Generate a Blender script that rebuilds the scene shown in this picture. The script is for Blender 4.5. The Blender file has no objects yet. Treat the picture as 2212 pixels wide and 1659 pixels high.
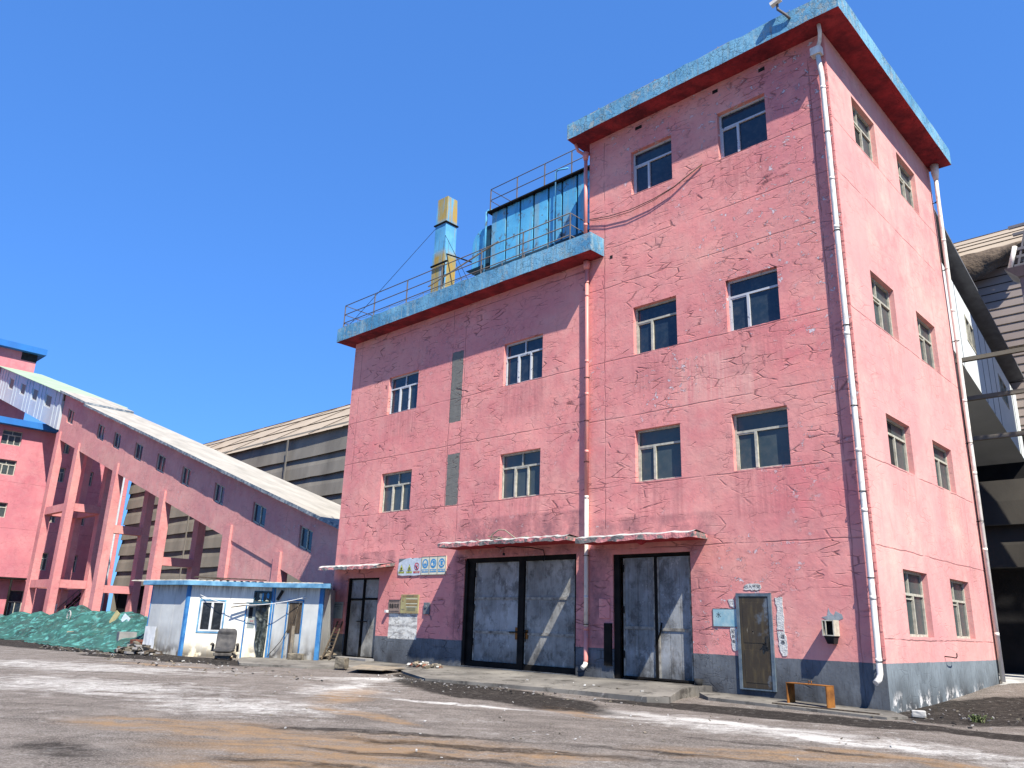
import bpy, bmesh, math, random
from mathutils import Vector, Matrix, noise as mnoise
random.seed(7)
R = math.radians
sc = bpy.context.scene
col = sc.collection

# ------------------------------------------------------------------ camera
YAW, PITCH, ROLL = -43.90884011/57.2957795, 16.91649073/57.2957795, 1.89751851/57.2957795
fw = Vector((math.sin(YAW)*math.cos(PITCH), math.cos(YAW)*math.cos(PITCH), math.sin(PITCH)))
r0 = Vector((math.cos(YAW), -math.sin(YAW), 0)); u0 = r0.cross(fw)
rt = r0*math.cos(ROLL) + u0*math.sin(ROLL); up = rt.cross(fw)
cd = bpy.data.cameras.new('camera'); cam = bpy.data.objects.new('camera', cd); col.objects.link(cam)
m = Matrix((rt, up, -fw)).transposed().to_4x4(); m.translation = Vector((6.0756, -17.4499, 1.4458))
cam.matrix_world = m
cd.sensor_fit = 'HORIZONTAL'; cd.sensor_width = 36; cd.lens = 36*1704.4/2212
cd.clip_start = 0.1; cd.clip_end = 3000
sc.camera = cam

# ------------------------------------------------------------------ sky + sun
SUN_EL, SUN_AZ = math.atan(1.36/math.hypot(1, .456)), math.atan2(1, -.456)
w = bpy.data.worlds.new('World'); sc.world = w; w.use_nodes = True
nt = w.node_tree; nt.nodes.clear()
sky = nt.nodes.new('ShaderNodeTexSky'); sky.sky_type = 'NISHITA'; sky.sun_disc = False
sky.sun_elevation = SUN_EL; sky.sun_rotation = SUN_AZ
sky.air_density = 1.0; sky.dust_density = 0.3; sky.ozone_density = 3.0; sky.altitude = 300
hs = nt.nodes.new('ShaderNodeMix'); hs.data_type = 'RGBA'; hs.blend_type = 'MULTIPLY'; hs.inputs[0].default_value = 1.0; hs.inputs[7].default_value = (.57, 1.34, 2.80, 1)
gm_ = nt.nodes.new('ShaderNodeGamma'); gm_.inputs['Gamma'].default_value = .5
bg = nt.nodes.new('ShaderNodeBackground'); bg.inputs['Strength'].default_value = 0.089
out = nt.nodes.new('ShaderNodeOutputWorld')
nt.links.new(sky.outputs[0], gm_.inputs['Color']); nt.links.new(gm_.outputs[0], hs.inputs[6]); nt.links.new(hs.outputs[2], bg.inputs['Color']); nt.links.new(bg.outputs[0], out.inputs[0])
sl = bpy.data.lights.new('sun', 'SUN'); sl.energy = 5.0; sl.angle = R(0.53); sl.color = (1.0, 0.94, 0.84)
so = bpy.data.objects.new('sun', sl); col.objects.link(so)
so.rotation_euler = Vector((-1, .456, -1.36)).to_track_quat('-Z', 'Y').to_euler()
so.location = (30, -20, 50)
sc.view_settings.view_transform = 'Standard'; sc.view_settings.look = 'None'
sc.view_settings.exposure = 1.0; sc.view_settings.gamma = 1.0
sc.render.engine = 'CYCLES'
try:
    sc.cycles.max_bounces = 6; sc.cycles.transparent_max_bounces = 8
except Exception: pass

# ------------------------------------------------------------------ node helper
class NT:
    def __init__(s, name):
        s.m = bpy.data.materials.new(name); s.m.use_nodes = True
        s.t = s.m.node_tree; s.t.nodes.clear()
        s.out = s.t.nodes.new('ShaderNodeOutputMaterial')
        s.b = s.t.nodes.new('ShaderNodeBsdfPrincipled'); s.t.links.new(s.b.outputs[0], s.out.inputs[0])
        s.tc = s.t.nodes.new('ShaderNodeTexCoord'); s.P = s.tc.outputs['Object']
        s.sep = None
    def n(s, k): return s.t.nodes.new(k)
    def L(s, a, b): s.t.links.new(a, b)
    def put(s, v, sock):
        if isinstance(v, (int, float)): sock.default_value = v
        elif isinstance(v, (tuple, list)):
            sock.default_value = tuple(v) + (1,) if (len(v) == 3 and len(sock.default_value) == 4) else tuple(v)
        else: s.L(v, sock)
    def xyz(s, i, src=None):
        if src is None:
            if s.sep is None: s.sep = s.n('ShaderNodeSeparateXYZ'); s.L(s.P, s.sep.inputs[0])
            return s.sep.outputs[i]
        q = s.n('ShaderNodeSeparateXYZ'); s.L(src, q.inputs[0]); return q.outputs[i]
    def math(s, op, a, b=0.0, c=None, clamp=False):
        q = s.n('ShaderNodeMath'); q.operation = op; q.use_clamp = clamp
        s.put(a, q.inputs[0]); s.put(b, q.inputs[1])
        if c is not None: s.put(c, q.inputs[2])
        return q.outputs[0]
    def vmath(s, op, a, b=(0, 0, 0)):
        q = s.n('ShaderNodeVectorMath'); q.operation = op
        s.put(a, q.inputs[0])
        if op == 'SCALE': s.put(b, q.inputs['Scale'])
        else: s.put(b, q.inputs[1])
        return q.outputs['Value'] if op in ('LENGTH', 'DISTANCE', 'DOT_PRODUCT') else q.outputs[0]
    def scl(s, v, k): return s.vmath('MULTIPLY', v, k)
    def noise(s, scale, detail=4, v=None, rough=0.55, out='Fac', dist=0.0):
        q = s.n('ShaderNodeTexNoise'); q.inputs['Scale'].default_value = scale; q.inputs['Detail'].default_value = detail
        q.inputs['Roughness'].default_value = rough; q.inputs['Distortion'].default_value = dist
        s.L(v if v is not None else s.P, q.inputs['Vector']); return q.outputs[0 if out == 'Fac' else 1]
    def voro(s, scale, v=None, feat='DISTANCE_TO_EDGE', rnd=1.0):
        q = s.n('ShaderNodeTexVoronoi'); q.feature = feat; q.inputs['Scale'].default_value = scale
        q.inputs['Randomness'].default_value = rnd
        s.L(v if v is not None else s.P, q.inputs['Vector']); return q.outputs[0]
    def rng(s, v, a, b, c=0.0, d=1.0, smooth=False):
        q = s.n('ShaderNodeMapRange'); q.clamp = True
        if smooth: q.interpolation_type = 'SMOOTHSTEP'
        s.put(v, q.inputs[0])
        for i, x in enumerate((a, b, c, d)): q.inputs[i+1].default_value = x
        return q.outputs[0]
    def mix(s, f, a, b, blend='MIX'):
        q = s.n('ShaderNodeMix'); q.data_type = 'RGBA'; q.blend_type = blend
        s.put(f, q.inputs[0])
        for v, i in ((a, 6), (b, 7)):
            if isinstance(v, (tuple, list)): q.inputs[i].default_value = tuple(v) + (1,) if len(v) == 3 else v
            else: s.L(v, q.inputs[i])
        return q.outputs[2]
    def warp(s, v, amt, scale, detail=3):
        nz = s.noise(scale, detail, v, out='Color')
        return s.vmath('ADD', v, s.vmath('SCALE', s.vmath('SUBTRACT', nz, (.5, .5, .5)), amt))
    def bump(s, h, strength=0.5, dist=0.02, prev=None):
        q = s.n('ShaderNodeBump'); q.inputs['Strength'].default_value = strength; q.inputs['Distance'].default_value = dist
        s.put(h, q.inputs['Height'])
        if prev is not None: s.L(prev, q.inputs['Normal'])
        return q.outputs[0]
    def fin(s, color, rough=0.9, normal=None, metal=0.0, spec=None, alpha=None):
        s.put(color, s.b.inputs['Base Color']); s.put(rough, s.b.inputs['Roughness'])
        s.b.inputs['Metallic'].default_value = metal
        if spec is not None: s.b.inputs['Specular IOR Level'].default_value = spec
        if normal is not None: s.L(normal, s.b.inputs['Normal'])
        if alpha is not None: s.put(alpha, s.b.inputs['Alpha'])
        return s.m

def ellipse(n, cx, cy, rx, ry, ang=0.0, soft=0.6, W=None):
    """soft patch mask on the ground plane, ragged by a warped position"""
    q = n.n('ShaderNodeMapping'); q.vector_type = 'TEXTURE'
    q.inputs['Location'].default_value = (cx, cy, 0); q.inputs['Rotation'].default_value = (0, 0, R(ang))
    q.inputs['Scale'].default_value = (rx, ry, 1e3)
    n.L(W if W is not None else n.P, q.inputs['Vector'])
    return n.rng(n.vmath('LENGTH', q.outputs[0]), 1 - soft, 1.0, 1.0, 0.0, smooth=True)
def mx(n, lst):
    a = lst[0]
    for b in lst[1:]: a = n.math('MAXIMUM', a, b)
    return a

PINK = (0.69, 0.275, 0.245)
def plaster(name, base=PINK, joints=(), vjoints=(), band=0.92, crack=1.0, peel=0.0, side=False, worn=0.5, patches=(), wash=None, smudge=()):
    n = NT(name)
    x, y, z = n.xyz(0), n.xyz(1), n.xyz(2)
    P = n.P
    W1 = n.warp(P, 0.35, 1.3, 4)
    big = n.noise(0.45, 5, W1)
    midn = n.noise(2.2, 6)
    fine = n.noise(26, 5, rough=0.7)
    streak = n.noise(1.0, 5, n.scl(P, (5.0, 5.0, 0.45)))
    c = n.mix(n.rng(big, .35, .68), tuple(v*1.08 for v in base), (base[0]*.80, base[1]*.70, base[2]*.78))
    c = n.mix(n.math('MULTIPLY', n.rng(midn, .42, .75), .55), c, (base[0]*.93, base[1]*1.35, base[2]*1.30))
    c = n.mix(n.math('MULTIPLY', n.rng(streak, .52, .78), .40), c, (base[0]*.62, base[1]*.60, base[2]*.72))
    c = n.mix(n.rng(fine, .3, .8, 0, .35), c, (base[0]*.72, base[1]*.72, base[2]*.75))
    # hand-made repaint fields: a slightly different pink in big blocky areas
    blk = n.voro(0.33, n.scl(W1, (1, 1, 1.6)), 'F1')
    c = n.mix(n.rng(blk, .55, .85, 0, .30), c, (base[0]*1.0, base[1]*1.35, base[2]*1.2))
    du = n.math('MULTIPLY', n.rng(n.noise(.28, 5, n.vmath('ADD', W1, (13, 5, 2)), rough=.6), .46, .62), .62)
    c = n.mix(du, c, (base[0]*.80, base[1]*.78, base[2]*.86))
    fl = n.rng(n.noise(1.4, 6, n.scl(W1, (1, 1, .55)), rough=.7), .56, .70, 0, .40)
    c = n.mix(fl, c, (base[0]*.58, base[1]*.55, base[2]*.60))
    for (a0, a1, b0, b1, so_, st_, cm, kind) in smudge:
        hh = y if side else x
        e_ = n.math('MULTIPLY', n.math('MULTIPLY', n.rng(hh, a0-so_, a0+so_, 0, 1, True), n.rng(hh, a1-so_, a1+so_, 1, 0, True)),
                    n.math('MULTIPLY', n.rng(z, b0-so_, b0+so_, 0, 1, True), n.rng(z, b1-min(so_, .06), b1+min(so_, .06), 1, 0, True)))
        if kind == 's': nz_ = n.rng(n.noise(1.0, 6, n.scl(P, (8, 8, .5)), rough=.7), .40, .66)
        else: nz_ = n.rng(n.noise(1.7, 7, W1, rough=.7), .34, .62)
        c = n.mix(n.math('MULTIPLY', n.math('MULTIPLY', e_, nz_), st_), c, tuple(u*v for u, v in zip(base, cm)))
    # cracks ---------------------------------------------------------------
    W2 = n.warp(P, 0.30, 3.0, 5)
    W3 = n.warp(P, 0.12, 4.0, 4)
    ck = n.voro(1.8, n.scl(W2, (1, 1, 2.1)))
    hz = n.voro(1.0, n.scl(n.warp(P, .10, 3.5, 5), (1.15, 1.15, 4.6)))
    gate1 = n.rng(n.noise(0.6, 3, n.scl(P, (1, 1, .8))), .44, .56)
    gate2 = n.rng(n.noise(0.8, 4, n.vmath('ADD', P, (31, 7, 3))), .42, .56)
    seg = n.rng(n.noise(3.5, 3, n.vmath('ADD', P, (9, 17, 3))), .40, .55)
    seg2 = n.rng(n.noise(2.3, 4, n.vmath('ADD', P, (19, 7, 33))), .46, .56)
    m1 = n.math('MULTIPLY', n.rng(ck, .003, .022, .42, 0), n.math('MULTIPLY', gate1, n.math('MULTIPLY', seg, n.rng(n.noise(1.9, 4, n.vmath('ADD', P, (41, 2, 13))), .44, .54))))
    m2 = n.math('MULTIPLY', n.rng(hz, .006, .040, .9, 0), n.math('MULTIPLY', gate2, seg2))
    cr = n.math('MAXIMUM', m1, n.math('MULTIPLY', m2, .8))
    cr = n.math('MULTIPLY', cr, crack)
    # floor joints and pour lines
    wob = n.math('MULTIPLY', n.math('SUBTRACT', n.noise(1.1, 5), .5), .10)
    zz = n.math('ADD', z, wob)
    j = None
    for z0 in joints:
        d = n.rng(n.math('ABSOLUTE', n.math('SUBTRACT', zz, z0)), .008, .022, 1, 0)
        j = d if j is None else n.math('MAXIMUM', j, d)
    h = y if side else x
    wob2 = n.math('MULTIPLY', n.math('SUBTRACT', n.noise(2.1, 5, n.vmath('ADD', P, (3, 3, 9))), .5), .10)
    for x0, za, zb in vjoints:
        d = n.rng(n.math('ABSOLUTE', n.math('SUBTRACT', n.math('ADD', h, wob2), x0)), .006, .020, 1, 0)
        d = n.math('MULTIPLY', d, n.math('MULTIPLY', n.math('GREATER_THAN', z, za), n.math('LESS_THAN', z, zb)))
        j = d if j is None else n.math('MAXIMUM', j, d)
    if j is not None:
        j = n.math('MULTIPLY', j, n.rng(n.noise(1.3, 4, n.vmath('ADD', P, (5, 1, 2))), .36, .50))
        cr = n.math('MAXIMUM', cr, n.math('MULTIPLY', j, .55))
    halo = n.rng(ck, .0, .12, 1, 0)
    c = n.mix(n.math('MULTIPLY', n.math('MULTIPLY', halo, gate1), .25), c, (base[0]*.6, base[1]*.6, base[2]*.65))
    # peeled flakes
    hgt = n.math('SUBTRACT', 1.0, cr)
    if peel > 0:
        pn = n.noise(4.6, 7, n.scl(n.warp(P, .25, 7, 3), (1, 1, 1.3)), rough=.68)
        area = n.math('MAXIMUM', n.rng(n.noise(0.42, 3, n.vmath('ADD', P, (2, 8, 4))), .49, .62, 0, .9), n.math('MULTIPLY', n.rng(x, -2.6, -1.0), n.math('MULTIPLY', n.rng(z, 7, 9.5), n.rng(n.noise(.9, 3), .36, .48))))
        pk = n.math('MULTIPLY', n.rng(pn, .600, .612), area)
        pk = n.math('MULTIPLY', pk, peel)
        rim = n.math('MULTIPLY', n.math('MULTIPLY', n.rng(pn, .565, .600), area), n.rng(pn, .600, .612, 1, 0))
        c = n.mix(n.math('MULTIPLY', rim, .45), c, (base[0]*.45, base[1]*.42, base[2]*.45))
        c = n.mix(pk, c, n.mix(n.noise(14, 3), (.34, .31, .32), (.78, .72, .74)))
        hgt = n.math('ADD', hgt, n.math('MULTIPLY', rim, .5)); hgt = n.math('SUBTRACT', hgt, n.math('MULTIPLY', pk, .5))
    # bare concrete strips (x0, x1, z0, z1)
    W4 = n.warp(P, .10, 5, 4)
    wx, wz = n.xyz(0, W4), n.xyz(2, W4)
    for (a0, a1, b0, b1) in patches:
        k = n.math('MULTIPLY', n.math('MULTIPLY', n.math('GREATER_THAN', wx, a0), n.math('LESS_THAN', wx, a1)),
                   n.math('MULTIPLY', n.math('GREATER_THAN', wz, b0), n.math('LESS_THAN', wz, b1)))
        c = n.mix(k, c, n.mix(n.noise(7, 6), (.11, .11, .10), (.20, .195, .175)))
        hgt = n.math('SUBTRACT', hgt, n.math('MULTIPLY', k, .9))
    if wash:
        a0, a1, b0, b1 = wash
        k = n.math('MULTIPLY', n.math('MULTIPLY', n.math('GREATER_THAN', wx, a0), n.math('LESS_THAN', wx, a1)),
                   n.math('MULTIPLY', n.math('GREATER_THAN', z, b0), n.math('LESS_THAN', wz, b1)))
        wc = n.mix(n.rng(n.noise(3.0, 7, n.scl(P, (1, 1, 3))), .45, .62), (.62, .61, .55), (.30, .29, .27))
        wc = n.mix(n.rng(n.noise(9, 6), .58, .66), wc, (.15, .14, .13))
        c = n.mix(k, c, wc)
    c = n.mix(n.math('MULTIPLY', cr, .85), c, (.07, .028, .03))
    # slate base band, coal splash
    if band:
        zb = n.math('ADD', z, n.math('MULTIPLY', n.math('SUBTRACT', n.noise(2.5, 4), .5), .03))
        isb = n.rng(zb, band-.004, band+.004, 1, 0)
        if wash: isb = n.math('MULTIPLY', isb, n.math('SUBTRACT', 1, k))
        bc = n.mix(n.rng(n.noise(1.7, 6), .35, .7), (*((.20, .235, .255) if side else (.135, .150, .165)),), (*((.14, .165, .18) if side else (.085, .093, .102)),))  # side band made paler, its sunlit look is in the colour
        bc = n.mix(n.rng(n.noise(6, 6, n.scl(P, (3, 3, .6))), .5, .75, 0, .6), bc, (.055, .055, .058))
        dirt = n.math('MULTIPLY', n.rng(z, .05, .75, 1, 0), n.rng(n.noise(1.2, 6, n.scl(P, (1, 1, .5))), .36, .62))
        bc = n.mix(dirt, bc, (.035, .034, .034))
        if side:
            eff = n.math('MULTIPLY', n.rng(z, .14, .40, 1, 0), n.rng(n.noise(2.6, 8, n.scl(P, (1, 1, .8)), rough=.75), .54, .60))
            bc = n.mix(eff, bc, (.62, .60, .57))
        bc = n.mix(n.math('MULTIPLY', cr, .8), bc, (.02, .02, .022))
        c = n.mix(isb, c, bc)
    nm = n.bump(n.noise(0.9, 4, P), .25 if side else .5, .06)
    nm = n.bump(n.noise(9, 7, P, rough=.62), .22 if side else .30, .024, nm)
    nm = n.bump(hgt, .7, .020, nm)
    return n.fin(c, .93, nm, spec=.08)

J = (5.13, 8.76, 12.45, 13.84)
M = {}
SOOT = (.28, .34, .42); PALE = (1.0, 1.45, 1.35); DEEP = (.90, .68, .78)
SM_T = [(-7.4, -3.7, 3.5, 4.25, .25, .75, SOOT, 'n'), (-7.55, -6.85, .9, 3.5, .12, .8, SOOT, 'n'), (-4.5, -4.0, .9, 3.4, .15, .6, SOOT, 'n'), (-7.5, -6.9, 7.2, 11.8, .12, .55, DEEP, 's'),
        (-4.7, -2.3, 7.0, 8.35, .3, .85, PALE, 's'), (-2.3, -.6, 7.3, 9.2, .5, .8, DEEP, 'n'), (-2.4, -.3, 4.0, 5.1, .4, .8, DEEP, 'n'), (-5.6, -4.4, 13.0, 15.9, .5, .5, DEEP, 'n'), (-2.2, -.5, 12.5, 16.2, .4, .5, (.66, .55, .72), 'n')]
SM_T += [(a0-.05, a1+.05, zb-1.15, zb, .10, .62, (.55, .52, .58), 's') for a0, a1 in ((-6.01, -4.59), (-3.10, -1.68)) for zb in (5.18, 8.79, 13.86)]
SM_L = [(-12.9, -7.8, 3.7, 4.6, .30, .85, SOOT, 'n'), (-19.4, -16.1, 3.25, 3.75, .15, .7, SOOT, 'n'), (-13.0, -12.5, .6, 3.5, .15, .85, SOOT, 'n'), (-8.1, -7.7, .9, 3.6, .12, .7, SOOT, 'n'), (-19.2, -18.7, .9, 3.0, .12, .7, SOOT, 'n'), (-12.5, -8.1, 3.36, 3.65, .08, .7, SOOT, 'n'), (-19.3, -14, 7.3, 7.9, .4, .5, DEEP, 'n')]
SM_L += [(a0-.05, a1+.05, zb-1.1, zb, .10, .60, (.55, .52, .58), 's') for a0, a1 in ((-17.19, -15.47), (-11.13, -9.44)) for zb in (5.13, 8.80)]
SM_S = [(a0-.05, a1+.05, zb-.9, zb, .12, .42, (.62, .58, .6), 's') for a0, a1 in ((1.61, 3.28), (5.05, 6.71)) for zb in (1.46, 5.27, 8.76)] + [(4.6, 7.9, .85, 3.3, .6, .35, (.66, .6, .6), 'n'), (6.7, 7.6, 3.0, 5.2, .3, .4, SOOT, 's')]
M['pink_front'] = plaster('pink_plaster_front', smudge=SM_T, joints=(3.45, 5.13, 7.05, 8.76, 11.1, 12.35, 13.83), peel=1.0,
    vjoints=((-.46, 0, 16), (-7.02, 4, 16.1)), crack=1.0)
M['pink_side'] = plaster('pink_plaster_side_lit', smudge=SM_S, base=(.69, .345, .305), joints=(1.38, 3.30, 5.22, 8.72, 12.3, 13.83), vjoints=((8.2, 0, 16),), crack=.28, side=True)  # base paler than the front: sunlight on this face painted in
M['pink_low'] = plaster('pink_plaster_low', smudge=SM_L, joints=(3.2, 5.10, 7.15, 8.78, 11.9), peel=.25,
    vjoints=((-13.02, 3.9, 12.1), (-13.66, 5, 12.1), (-19.1, 6.5, 11.9), (-12.9, .9, 3.6)), crack=1.15,
    patches=((-13.66, -13.08, 7.95, 10.5), (-13.62, -13.03, 5.12, 6.85)), wash=(-16.16, -14.66, .86, 1.68))
M['pink_far'] = plaster('pink_plaster_far', base=(.56, .205, .215), joints=(3.6, 7.9, 11.8), crack=.35, side=True, band=.9)
M['pink_gallery'] = plaster('pink_plaster_gallery', base=(.60, .275, .245), crack=.5, peel=.35, band=0, worn=1)
M['pink_trestle'] = plaster('pink_plaster_trestle', base=(.60, .25, .23), crack=.4, band=.9)
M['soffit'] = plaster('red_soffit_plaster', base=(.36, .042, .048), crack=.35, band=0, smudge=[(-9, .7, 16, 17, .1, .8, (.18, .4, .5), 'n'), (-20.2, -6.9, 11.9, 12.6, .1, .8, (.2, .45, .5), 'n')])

def simple(name, c1, c2, scale=4, rough=.85, bump=.3, bd=.01, metal=0, spec=.15, bscale=None, stretch=(1, 1, 1)):
    n = NT(name); v = n.scl(n.P, stretch)
    f = n.rng(n.noise(scale, 6, v), .35, .68)
    c = n.mix(f, c1, c2)
    nm = n.bump(n.noise(bscale or scale*4, 5, v), bump, bd)
    return n.fin(c, rough, nm, metal, spec)

def peeled_blue(name):
    n = NT(name); P = n.P
    W = n.warp(P, .3, 2.5, 4)
    c = n.mix(n.rng(n.noise(.7, 6, rough=.6), .36, .62), (.055, .20, .34), (.15, .36, .50))
    st = n.noise(1.0, 5, n.scl(P, (7, 7, .8)))
    c = n.mix(n.rng(st, .55, .72, 0, .6), c, (.30, .38, .36))
    pe = n.math('MULTIPLY', n.rng(n.noise(3.6, 8, W, rough=.74), .52, .60), n.rng(n.noise(.55, 4, n.vmath('ADD', P, (3, 9, 1))), .42, .58, .15, 1))
    rd = n.math('MULTIPLY', n.rng(n.noise(1, 5, n.scl(P, (6, 6, .25)), rough=.6), .62, .68), n.rng(n.noise(3, 5, P), .35, .55))
    c = n.mix(n.math('MULTIPLY', rd, .75), c, (.24, .15, .07))
    low = n.rng(n.noise(1, 6, n.scl(P, (11, 11, 1.2)), rough=.7), .50, .64, 0, .5)
    c = n.mix(low, c, (.07, .13, .15))
    c = n.mix(n.math('MULTIPLY', pe, .8), c, n.mix(n.noise(9, 3), (.40, .44, .42), (.22, .24, .22)))
    ck = n.math('MULTIPLY', n.rng(n.voro(5.5, n.warp(P, .12, 9, 3)), .01, .05, 1, 0), n.rng(n.noise(1.7, 3), .4, .55))
    c = n.mix(n.math('MULTIPLY', ck, .55), c, (.03, .07, .09))
    ru = n.rng(n.noise(2.2, 5, n.scl(P, (4, 4, .9))), .68, .74)
    c = n.mix(n.math('MULTIPLY', ru, .7), c, (.22, .12, .05))
    nm = n.bump(n.noise(7, 6, P), .6, .03); nm = n.bump(n.math('SUBTRACT', 1, n.math('MAXIMUM', ck, pe)), .7, .012, nm)
    return n.fin(c, .85, nm, spec=.3)
M['fascia'] = peeled_blue('peeled_blue_paint')
M['roof_top'] = simple('grey_roof_screed', (.25, .24, .22), (.18, .175, .165), 1.5)

def steel_door(name, a=(.36, .365, .355), b=(.15, .15, .14), rust=.5, seams=0):
    n = NT(name); P = n.P
    c = n.mix(n.rng(n.noise(.9, 6, n.warp(P, .5, 2, 3)), .34, .66), a, b)
    st = n.noise(1.0, 6, n.scl(P, (4, 4, .8)), rough=.75)
    c = n.mix(n.rng(st, .52, .78, 0, .6), c, tuple(v*.45 for v in b))
    ru = n.math('MULTIPLY', n.rng(n.noise(1.6, 7, n.scl(P, (1.4, 1, .55)), rough=.7), .53, .66), rust)
    c = n.mix(ru, c, (.085, .062, .038))
    sm = n.rng(n.noise(1.0, 5, n.scl(P, (26, 26, .5))), .55, .62)
    c = n.mix(n.math('MULTIPLY', sm, .22), c, (.34, .34, .32))
    nm = n.bump(n.noise(1.7, 5, P), .6, .03); nm = n.bump(n.noise(14, 5, P), .25, .006, nm)
    if seams:
        q = n.math('FRACT', n.math('MULTIPLY', n.xyz(0), seams)); s_ = n.rng(n.math('ABSOLUTE', n.math('SUBTRACT', q, .5)), .0, .035, 0, 1)
        nm = n.bump(s_, .8, .012, nm)
    sc_ = n.rng(n.noise(4.5, 7, n.scl(n.warp(P, .5, 4, 3), (1, 1, .5)), rough=.75), .60, .66)
    c = n.mix(n.math('MULTIPLY', sc_, .55), c, (.52, .51, .47))
    gr = n.rng(n.noise(2.4, 7, n.scl(n.warp(P, .4, 3, 3), (1, 1, .7)), rough=.72), .50, .62)
    c = n.mix(n.math('MULTIPLY', gr, .6), c, (.040, .037, .034))
    lo = n.math('MULTIPLY', n.rng(n.xyz(2), .2, .8, .8, 0), n.rng(n.noise(3, 5), .35, .6))
    c = n.mix(lo, c, (.035, .033, .030))
    return n.fin(c, .8, nm, 0, spec=.12)
M['door_steel'] = steel_door('weathered_steel_sheet')
M['door_pale'] = steel_door('pale_streaked_steel_sheet', (.38, .375, .34), (.17, .165, .15), .65)
M['door_seam'] = steel_door('seamed_grey_steel_sheet', (.33, .345, .35), (.14, .145, .14), .5, seams=3.2)
M['black_frame'] = simple('oily_black_steel', (.006, .006, .006), (.016, .014, .012), 3, .8, .3, spec=.08)
M['door_rail'] = simple('worn_steel_flat_bar', (.34, .32, .27), (.10, .09, .08), 6, .8, .3, spec=.1)
def rusty_door():
    n = NT('rust_browned_door_paint'); P = n.P
    c = n.mix(n.rng(n.noise(1.5, 6, n.warp(P, .5, 2.5, 3)), .56, .64), (.042, .030, .015), (.11, .13, .15))
    c = n.mix(n.rng(n.noise(2.0, 6, n.scl(P, (6, 6, 1.1))), .50, .68, 0, .8), c, (.085, .062, .026))
    c = n.mix(n.rng(n.noise(1, 6, n.scl(P, (30, 30, 2.4))), .69, .73), c, (.33, .29, .2))
    return n.fin(c, .5, n.bump(n.noise(6, 6, P), .4, .01), .1)
M['rusty_door'] = rusty_door()
M['door_frame_blue'] = simple('blue_grey_door_frame', (.07, .10, .13), (.14, .17, .19), 5, .5)
def pvc(name, c1, c2, stain=.5):
    n = NT(name); P = n.P
    c = n.mix(n.rng(n.noise(3, 6, n.scl(P, (3, 3, .6))), .4, .7), c1, c2)
    c = n.mix(n.math('MULTIPLY', n.rng(n.noise(7, 6, n.scl(P, (1, 1, .6))), .58, .68), stain), c, (.30, .27, .25))
    return n.fin(c, .45, n.bump(n.noise(20, 3, P), .1, .003), spec=.4)
M['pvc'] = pvc('weathered_white_pvc', (.72, .69, .62), (.52, .49, .43))
M['pvc_pink'] = pvc('pink_painted_pipe', (.66, .25, .21), (.55, .20, .17))
M['pvc_cream'] = pvc('cream_pvc', (.66, .58, .50), (.50, .46, .40))
def glass(name, c1, c2, rough=.12):
    n = NT(name); P = n.P
    c = n.mix(n.rng(n.noise(1.1, 4), .35, .65), c1, c2)
    d = n.rng(n.noise(5, 7, P, rough=.7), .45, .8)
    return n.fin(n.mix(n.math('MULTIPLY', d, .35), c, (.10, .11, .11)), n.rng(d, 0, 1, rough, rough+.3), n.bump(n.noise(1.3, 2, P), .12, .02), spec=.5)
M['glass_dark'] = glass('dark_blue_glass', (.010, .018, .032), (.016, .030, .045), .10)
M['glass_dusty'] = glass('dusty_green_glass', (.030, .046, .048), (.055, .070, .068), .28)
M['glass_black'] = glass('black_glass', (.006, .007, .008), (.012, .013, .013), .15)
M['frame_white'] = simple('dirty_white_window_frame', (.55, .56, .54), (.34, .34, .31), 7, .6, .2)
def tape_frame():
    n = NT('white_frame_with_printed_film'); P = n.P
    a = n.math('MULTIPLY', n.rng(n.noise(22, 2, P), .56, .60), n.rng(n.voro(7, P, 'F1'), .30, .34, 1, 0))
    c = n.mix(a, (.42, .44, .46), (.05, .06, .10))
    return n.fin(c, .5)
M['frame_film'] = tape_frame()
M['frame_old'] = simple('aged_cream_window_frame', (.46, .44, .36), (.28, .27, .22), 8, .7, .3)
M['concrete'] = simple('stained_concrete', (.26, .25, .235), (.16, .155, .15), 2.2, .95, .5, .02)
M['concrete_lt'] = simple('pale_concrete', (.44, .43, .40), (.27, .265, .25), 2.4, .95, .5, .02)
M['white_paint'] = simple('dusty_white_paint', (.60, .61, .60), (.44, .45, .44), 3, .7)
M['rail'] = simple('rust_grey_rail_paint', (.10, .11, .12), (.16, .12, .09), 9, .7, .2)
def blue_rust(name, yellow=.5):
    n = NT(name); P = n.P
    c = n.mix(n.rng(n.noise(.9, 5), .35, .65), (.065, .31, .52), (.11, .44, .66))
    st = n.noise(1, 6, n.scl(P, (4.5, 4.5, .35)), rough=.6)
    c = n.mix(n.rng(st, .58-.16*yellow, .66-.10*yellow, 0, yellow), c, (.34, .28, .11))
    sp = n.rng(n.noise(3.2, 7, n.warp(P, .3, 4, 3), rough=.74), .57, .63)
    c = n.mix(n.math('MULTIPLY', sp, .85), c, (.10, .055, .022))
    c = n.mix(n.rng(n.noise(1.2, 6, n.scl(P, (9, 9, .8))), .60, .72, 0, .6), c, (.03, .09, .12))
    return n.fin(c, .6, n.bump(n.noise(2, 5, P), .5, .03), .1)
M['tank_blue'] = blue_rust('rust_spotted_blue_steel', .35)
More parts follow.
